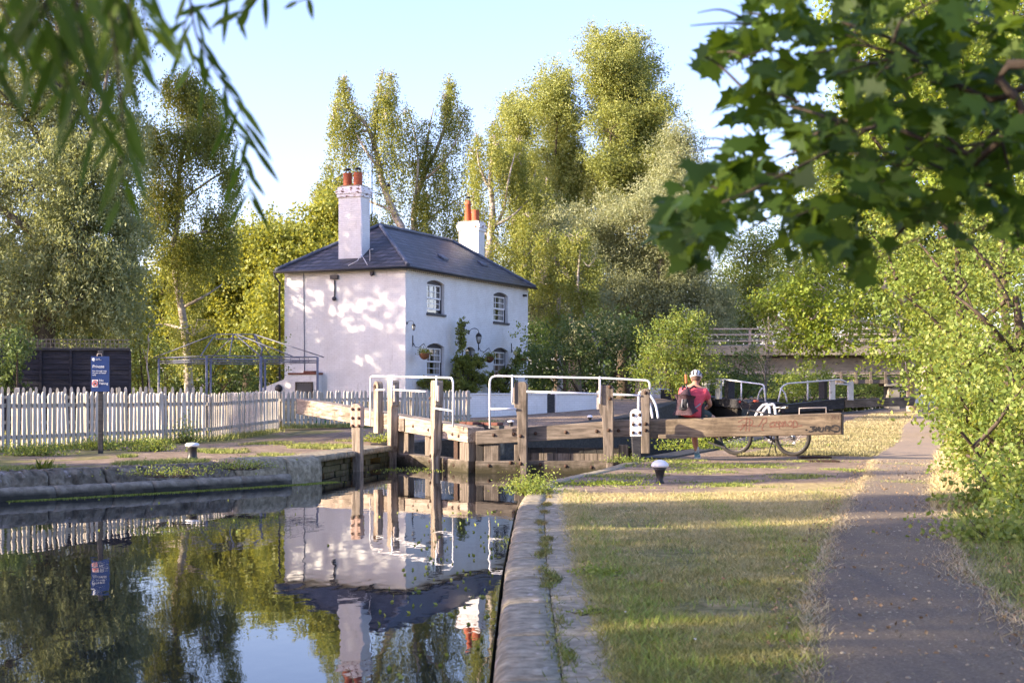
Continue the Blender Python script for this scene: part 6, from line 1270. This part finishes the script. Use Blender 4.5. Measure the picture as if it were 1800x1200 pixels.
# ---------------- near willow twigs, top left
T = Tree('willow_branch','out of focus willow twigs with long narrow leaves hanging in at the top left','tree',(-1.6,-.6,0),None,301)
T.wood.tube([(0,0,-1.2),(.1,0,1.5),(.15,.3,3.0),(.4,1.6,3.4),(.9,2.6,3.2)],[.12,.10,.07,.03,.012],8)
Qs = []
def lance(c, d, up, L, w, bend):
    d = d.normalized(); s_ = d.cross(up).normalized(); up = s_.cross(d); k = 7; out = []; prof = [0,.55,.9,1,.85,.5,0]
    ctr = [c+d*(L*i/(k-1))+Vector((0,0,-1))*(bend*L*(i/(k-1))**2) for i in range(k)]
    L_ = [ctr[i]+s_*w*prof[i]*.5 for i in range(1,k-1)]; R_ = [ctr[i]-s_*w*prof[i]*.5 for i in range(k-2,0,-1)]
    return [ctr[0]]+L_+[ctr[-1]]+R_
r = random.Random(9)
def twig(pts, D, n, Lm, w=.011, lo=0.):
    P_ = T.limb([P(x,y,D+.05*i) for i,(x,y) in enumerate(pts)],.0022,.0008,5)
    for i in range(n):
        u = lo+(1-lo)*(i+.5)/n; k = u*(len(P_)-1); a = P_[int(k)]; b = P_[min(int(k)+1,len(P_)-1)]; c = a.lerp(b,k-int(k)); dr = (b-a).normalized() if (b-a).length > 0 else Vector((0,0,-1))
        sd = 1 if i%2 else -1; d = dr*.9+Vector((sd*r.uniform(.35,.9),r.uniform(-.5,.5),-.25)); Qs.append([tuple(p) for p in lance(c,d,Vector((r.uniform(-.5,.5),-1,r.uniform(-.4,.4))),Lm*r.uniform(.7,1.2),w*r.uniform(.8,1.2),r.uniform(.0,.3))])
twig([(640,-30),(560,-10),(470,-20),(330,30),(345,120),(400,200),(430,290),(440,350)],2.3,26,.078,.010,.25)
twig([(330,-30),(345,60),(375,120),(420,190),(445,260)],2.25,14,.075,.010)
twig([(480,-40),(440,10),(400,30)],2.3,7,.06); twig([(560,-30),(540,-5),(520,5)],2.3,3,.045)
for x0,x1,y1 in ((-30,60,120),(60,130,190),(120,170,230),(150,110,160),(180,225,290),(220,240,130),(40,20,90),(200,215,360),(-60,-10,140),(90,60,60),(240,262,60)): twig([(x0,-60),((x0+x1)/2,y1*.3),(x1,y1)],1.75+r.uniform(-.12,.2),11,.080,.0105)
T.wood.build('branch', BK['brown'], T.t); npmesh('foliage', np.array(Qs)-T.b, 12, LM['maple'], T.t, {'tint': rg.uniform(0,1,len(Qs))})
# ---------------- grass
def blades(name, label, pts, h, wd, mat, lean=.5):
    n = len(pts); pts = np.array(pts); a = rg.uniform(0,2*math.pi,n); hh = h*rg.uniform(.4,1.3,n); l = rg.normal(size=(n,2))*lean*hh[:,None]; ww = wd*rg.uniform(.6,1.3,n)
    A = pts.copy(); A[:,0] += np.cos(a)*ww; A[:,1] += np.sin(a)*ww; B_ = pts.copy(); B_[:,0] -= np.cos(a)*ww; B_[:,1] -= np.sin(a)*ww
    Cc_ = pts.copy(); Cc_[:,0] += l[:,0]; Cc_[:,1] += l[:,1]; Cc_[:,2] += hh
    o = npmesh(name, np.stack([A,B_,Cc_],1), 3, mat, None, {'tint': rg.uniform(0,1,n)}); return tag(o, label, 'grass', None, 'stuff')
def gmat(name, g, d, dr0, dr1, patch=1.6):
    m, t, b, o = nodes(name); at = N(t,'ShaderNodeAttribute',attribute_name='tint'); c1 = ramp(t, at.outputs['Fac'], [(0,g[0]),(1,g[1])]); c2 = ramp(t, at.outputs['Fac'], [(0,d[0]),(1,d[1])])
    sx = N(t,'ShaderNodeSeparateXYZ'); v = coords(t); t.links.new(v, sx.inputs[0]); mr = N(t,'ShaderNodeMapRange',i_1=dr0,i_2=dr1); xy = N(t,'ShaderNodeMath',operation='MULTIPLY_ADD',i_1=2.2 if dr1==17 and dr0==7 else 0); t.links.new(sx.outputs[0], xy.inputs[0]); t.links.new(sx.outputs[1], xy.inputs[2]); t.links.new(xy.outputs[0], mr.inputs[0])
    a = N(t,'ShaderNodeMath',operation='MULTIPLY_ADD',i_1=2.2,i_2=-1.05); t.links.new(noise(t, v, patch, 5), a.inputs[0]); s_ = N(t,'ShaderNodeMath',operation='ADD',use_clamp=True); t.links.new(a.outputs[0], s_.inputs[0]); t.links.new(mr.outputs[0], s_.inputs[1])
    t.links.new(mix(t, s_.outputs[0], c1, c2), b.inputs['Base Color']); b.inputs['Roughness'].default_value = .7; b.inputs['Specular IOR Level'].default_value = .2; return m
def scatter(n, fx, y0, y1, gz, cond=None, p=1.):
    out = []
    while len(out) < n:
        y = y0+(y1-y0)*rg.uniform()**p; a, b = fx(y)
        x = rg.uniform(a, b)
        if cond and not cond(x, y): continue
        out.append((x, y, gz(x, y)-.003))
    return out
patch = lambda x, y, s, k: math.sin(x*s+k)*math.sin(y*s*.8+k*2)+.5*math.sin(x*s*2.3+1)*math.sin(y*s*2.1)
lawn = gmat('short lawn grass',((.15,.16,.035),(.36,.33,.10)),((.30,.25,.11),(.58,.49,.26)),6,16,3.0)
pl = lambda y: (xr(y)+.44, interp(PL,y)+.05)
thin = lambda x, y: wob(np.array([[x,y,0.]]),2.3,1.7)[0]+wob(np.array([[x,y,0.]]),6.1,4.)[0]*.6 > -.42+rg.normal()*.18 and rg.uniform() < min(1, .25+(x-xr(y)-.44)*4)*min(1, .3+(interp(PL,y)-x)*3)
blades('lawn_grass','short mixed green and dry lawn between the coping stones and the path', scatter(170000, pl, 4.6, 16.6, gzr, thin, 1.5), .026, .0030, lawn, .9)
blades('lawn_grass','taller tufts and clover patches in the near lawn', scatter(12000, pl, 4.6, 16.6, gzr, lambda x,y: wob(np.array([[x,y,0.]]),8.7,9.)[0]+.25*rg.normal() > .35 and rg.uniform() < .3+(x-xr(y)-.44)*3, 1.5), .05, .0034, gmat('tuft grass',((.12,.18,.025),(.30,.37,.07)),((.3,.25,.1),(.42,.36,.18)),12,24,2), .8)
blades('lawn_grass','dry straw coloured grass beyond the beam beside the path', scatter(50000, lambda y:(xr(y)+1.5, interp(PL,y)+.1), 26.2, 52, gzr, lambda x,y: wob(np.array([[x,y,0.]]),1.3,3.)[0]+.3*rg.normal() > -.25, 1.5), .055, .011, gmat('dry grass',((.13,.135,.05),(.27,.25,.11)),((.30,.24,.12),(.50,.43,.27)),18,60,1.1), .6)
blades('verge_grass','longer green and straw grass on the verge right of the path', scatter(90000, lambda y:(interp(PR,y)-.06, interp(PR,y)+2.2+.03*y), 4.6, 17, gzr, lambda x,y: rg.uniform() < .2+(x-interp(PR,y))*1.6, 1.5), .062, .0042, gmat('verge grass blades',((.12,.16,.025),(.30,.32,.09)),((.30,.25,.11),(.56,.47,.24)),11,17), .8)
blades('verge_grass','dry bleached verge grass along the foot of the hedge on the right', scatter(40000, lambda y:(interp(PR,y)-.1, interp(PR,y)+1.4), 14, 46, gzr, None, 1.4), .09, .010, gmat('bleached verge',((.26,.22,.09),(.42,.36,.16)),((.44,.35,.17),(.66,.55,.30)),14,20), .8)
wp = scatter(9000, lambda y:(xr(y)+.2, xr(y)+5.0), 17.2, 25, gzr, lambda x,y: patch(x,y,2.6,.7)+.3*rg.normal() > .75, 1.2)
blades('weed_grass','tufts of green weeds growing through the dirt around the lock edge', wp, .035, .007, gmat('weedy tufts',((.10,.15,.02),(.30,.34,.08)),((.3,.28,.1),(.4,.36,.16)),24,32), .9)
jp = [(xr(y)+.25+.04*math.sin(y*7.3)+rg.normal()*.022, y+rg.normal()*.10, .003) for y in np.repeat(rg.uniform(4.2,17,34),rg.integers(8,150,34))]
jp += [(xr(y)+.255+rg.normal()*.035, y, .0) for y in rg.uniform(4,9,500)]
blades('joint_weeds','green and rusty weeds sprouting in the joint between the coping rows', jp, .028, .004, gmat('joint weeds',((.08,.12,.02),(.22,.25,.06)),((.20,.12,.05),(.30,.22,.10)),4,26,5), .9)
jp = [(xr(y)+.50+rg.normal()*.05, y, .0) for y in rg.uniform(4,17,9000)]
blades('edge_grass','ragged dry grass edge where the lawn meets the paving', jp, .035, .003, lawn, 1.)
# left bank growth
lg = scatter(17000, lambda y:(xl(y)-3.2, xl(y)-.35), 17.6, 31, gzl, lambda x,y: patch(x,y,1.9,2.) > .5 or (x < xl(y)-1.9 and y < 20), 1.)
blades('bank_grass','patchy green grass and weeds on the left bank below the picket fence', lg, .06, .008, gmat('bank grass blades',((.12,.17,.03),(.34,.36,.09)),((.30,.26,.11),(.46,.38,.2)),22,60), .8)
FX = [(18.5,-11.6),(31.0,-6.64),(37.3,-6.1)]
fp = [(interp([(a,b) for a,b in FX],y)+rg.normal()*.14, y, .12) for y in rg.uniform(19,37,9000)]
blades('fence_grass','longer grass and weeds along the foot of the near picket fence', fp, .15, .009, gmat('fence foot grass',((.12,.18,.03),(.36,.38,.10)),((.34,.30,.12),(.5,.42,.2)),24,60), .6)
fp = [(-6+5.6*u+rg.normal()*.1, 37.3+5.0*u+rg.normal()*.15, .24) for u in rg.uniform(0,1,5000)]
blades('fence_grass','weeds along the foot of the picket fence below the cottage', fp, .13, .012, gmat('far fence foot grass',((.12,.18,.03),(.36,.38,.10)),((.34,.30,.12),(.5,.42,.2)),30,60), .6)
blades('garden_grass','sunlit garden grass glimpsed between the pickets', scatter(20000, lambda y:(interp(FX,y)-7, interp(FX,y)-.3), 21, 37, gzl), .08, .012, gmat('garden grass blades',((.20,.24,.04),(.42,.42,.12)),((.42,.38,.14),(.6,.5,.25)),24,60), .6)
# weed clumps as plants
def clump(name, lab, c, r, n, L, W_, leaf='weed', seed=1, droop=-.3):
    g = np.random.default_rng(seed); q = np.array(c)+g.normal(size=(n,3))*np.array(r)*.5; q[:,2] = np.abs(q[:,2]-c[2])+c[2]; o = thing(name, lab, 'plant', c); q -= np.array(c); npmesh('foliage', leafquads(q, L, W_, droop, .3, g), 4, LM[leaf], o, {'tint': g.uniform(0,1,n)})
    mb = MB()
    for p in q[::max(1,n//40)]: mb.tube([(p[0]*.3,p[1]*.3,-.03),(p[0]*.7,p[1]*.7,p[2]*.5),tuple(p)], [.004,.003,.0015], 4, cap=False)
    mb.build('stem', BK['brown'], o); return o
def at(px, py, z): D = F*(H-z)/(py-HY); return ((px-900)/F*D, D, z)
clump('weed_clump','bright green weed clump on the left bank left of the flat capped bollard',at(262,792,.13),(.45,.3,.22),900,.05,.03,seed=1)
clump('weed_clump','leafy weed clump at the foot of the pickets behind the left bollard',at(330,778,.13),(.3,.2,.5),500,.05,.03,seed=2)
clump('weed_clump','low weeds round the foot of the blue notice board post',at(172,790,.13),(.5,.25,.22),600,.05,.03,seed=3)
clump('weed_clump','green weeds at the foot of the near pickets left of the notice board',at(60,800,.13),(.6,.25,.18),700,.05,.03,seed=4)
clump('weed_clump','trailing weeds hanging over the dark stones of the left bank',at(425,822,.10),(.5,.3,.12),500,.035,.022,seed=5)
clump('weed_clump','weeds hanging over the stones in the middle of the left bank',at(300,835,.08),(.7,.25,.14),420,.035,.022,seed=6)
clump('weed_clump','yellow weeds where the paved lockside meets the left gate post',at(672,776,.14),(.5,.35,.16),700,.04,.025,'lime',seed=7)
clump('weed_clump','bushy green weeds on the curved corner of the towpath bank',at(935,866,.0),(.32,.4,.20),1500,.035,.018,seed=8)
clump('weed_clump','small bright yellow weed patch on the dirt left of the domed bollard',at(1068,852,.0),(.5,.3,.06),900,.03,.02,'lime',seed=9)
clump('weed_clump','flat green weeds on the dirt right of the domed bollard',at(1240,820,.0),(1.0,.7,.05),1500,.04,.015,seed=10)
clump('weed_clump','leafy weeds behind the cyclist foot under the beam',at(1225,790,.0),(.9,.4,.30),1300,.05,.03,'lime',seed=11)
clump('weed_clump','green weeds at the foot of the black and white guard post',at(1098,812,.0),(.35,.3,.10),500,.04,.02,seed=12)
clump('weed_clump','vivid green weed tuft at the lawn edge halfway along the paving',at(1052,1012,.0),(.14,.22,.06),500,.03,.015,seed=13)
clump('weed_clump','green weed tuft at the lawn edge nearest the camera',at(1045,1080,.0),(.10,.1,.035),220,.025,.012,seed=14)
clump('weed_clump','broad leaved weeds below the brambles on the verge',at(1770,950,.0),(.55,.5,.26),1500,.05,.035,seed=15)
clump('weed_clump','green weeds behind the bicycle wheels on the dry grass',at(1330,785,.02),(.9,.5,.12),1200,.05,.02,seed=16)
clump('weed_clump','low green mat growing on the paving in front of the sunlit beam',at(530,782,.13),(.6,.3,.05),420,.035,.018,seed=17)
# long bladed tuft on the left bank stones
c = at(72,846,-.05); Q_ = []; r = random.Random(3)
for i in range(60):
    a = r.uniform(0,6.28); l = r.uniform(.15,.34); o = r.uniform(.05,.2); b = Vector((r.uniform(-.05,.05),r.uniform(-.05,.05),0)); s_ = Vector((-math.sin(a),math.cos(a),0))*.007; m_ = b+Vector((math.cos(a)*o*.4,math.sin(a)*o*.4,l*.65)); e = b+Vector((math.cos(a)*o,math.sin(a)*o,l))
    Q_.append([tuple(b-s_),tuple(b+s_),tuple(m_+s_),tuple(e),tuple(m_-s_)])
o = npmesh('grass_tuft', np.array(Q_), 5, LM['weed'], None, {'tint': rg.uniform(0,1,60)}); o.location = c; tag(o,'long bladed grass tuft growing from the stones of the left bank','plant')
# fallen leaves and bits
for i,(px,py,col,lb) in enumerate(((1162,1028,(.42,.16,.05),'orange fallen leaf on the lawn near the middle'),(1270,1028,(.35,.15,.06),'small brown fallen leaf right of the orange one on the lawn'),(1783,1092,(.45,.14,.04),'orange fallen leaf in the verge grass at the right edge'),(1100,1086,(.6,.58,.52),'pale scrap lying on the near lawn'),(1222,1140,(.6,.57,.5),'small pale stone on the lawn nearest the camera'))):
    X,Y,Z_ = at(px,py,.0); o = npmesh('fallen_leaf' if i != 4 else 'pebble', lobed(rg,[(0,0,0)],.022 if i < 3 else .013,1.), len(ML), simple('fallen leaf %s'%'abcde'[i], col, .8)); o.location = (X,Y,gzr(X,Y)+.035); tag(o, lb, 'leaf' if i != 4 else 'pebble')
mb = MB(); 
for i in range(2200):
    y = rg.uniform(5,20); x = rg.uniform(interp(PL,y)-.25, interp(PR,y)+.3); s_ = rg.uniform(.003,.008) if i%9 else rg.uniform(.008,.014); mb.ball((x,y,.022+gzr(x,y)),(s_,s_*.8,s_*.6),0,5,3)
mb2_ = mb; tag(mb.build('loose_gravel', MT['stonetop']), 'scattered grit and small stones on the dusty path', 'gravel', None, 'stuff')

# leaf litter and creeping grass on the path
n = 1500; yy = rg.uniform(5,24,n); xx = np.array([interp(PL,y)-.2 for y in yy]); ww = np.array([interp(PR,y)+.4 for y in yy]); u = rg.beta(.55,.55,n); q = np.stack([xx+(ww-xx)*u, yy, np.full(n,.034)],1)
tag(npmesh('leaf_litter', leafquads(q,.03,.018,0,.9,rg), 4, mk('dry leaf litter',[(.10,.06,.03),(.30,.20,.10),(.45,.36,.22)],40,bmp=0), None, {'tint': rg.uniform(0,1,n)}), 'dry leaf litter scattered over the path', 'leaf litter', None, 'stuff')
ed = []
for y in rg.uniform(4.6,24,16000):
    k = rg.uniform() < .5; ed.append(((interp(PL,y)-.04+abs(rg.normal())*.07) if k else (interp(PR,y)+.03-abs(rg.normal())*.12), y, gzr(0,y)+.018))
blades('edge_grass','straw grass creeping over both edges of the path', ed, .035, .0035, gmat('creeping straw',((.16,.16,.05),(.3,.28,.11)),((.30,.24,.13),(.52,.44,.28)),2,9,3), 1.1)
n = 5200; yy = rg.uniform(18.5,22.6,n); xx = np.array([xl(y)+.19 for y in yy])+np.abs(rg.normal(size=n))*.10; q = np.stack([xx, yy, np.full(n,ZW+.005)],1)
tag(npmesh('duckweed', leafquads(q,.022,.018,0,1,rg), 4, LM['weed'], None, {'tint': rg.uniform(0,1,n)}), 'thin line of floating duckweed along the foot of the left bank', 'duckweed', None, 'stuff')
# scum and fallen leaves floating by the gates
n = 260; q = np.stack([rg.normal(size=n)*.45-2.0, rg.normal(size=n)*.5+26.2, np.full(n,ZW+.006)],1); q = np.concatenate([q, np.stack([rg.uniform(-9,-.3,90), rg.uniform(7,24,90), np.full(90,ZW+.006)],1), np.stack([rg.uniform(-.9,-.12,160), rg.uniform(6,17,160), np.full(160,ZW+.006)],1)]); q = q[[x > xl(y)+.3 for x, y, z in q]]
tag(npmesh('floating_leaves', leafquads(q,.035,.022,0,1,rg), 4, LM['weed'], None, {'tint': rg.uniform(0,1,len(q))}), 'bits of leaf and scum floating on the still water near the gates', 'floating leaves', None, 'stuff')
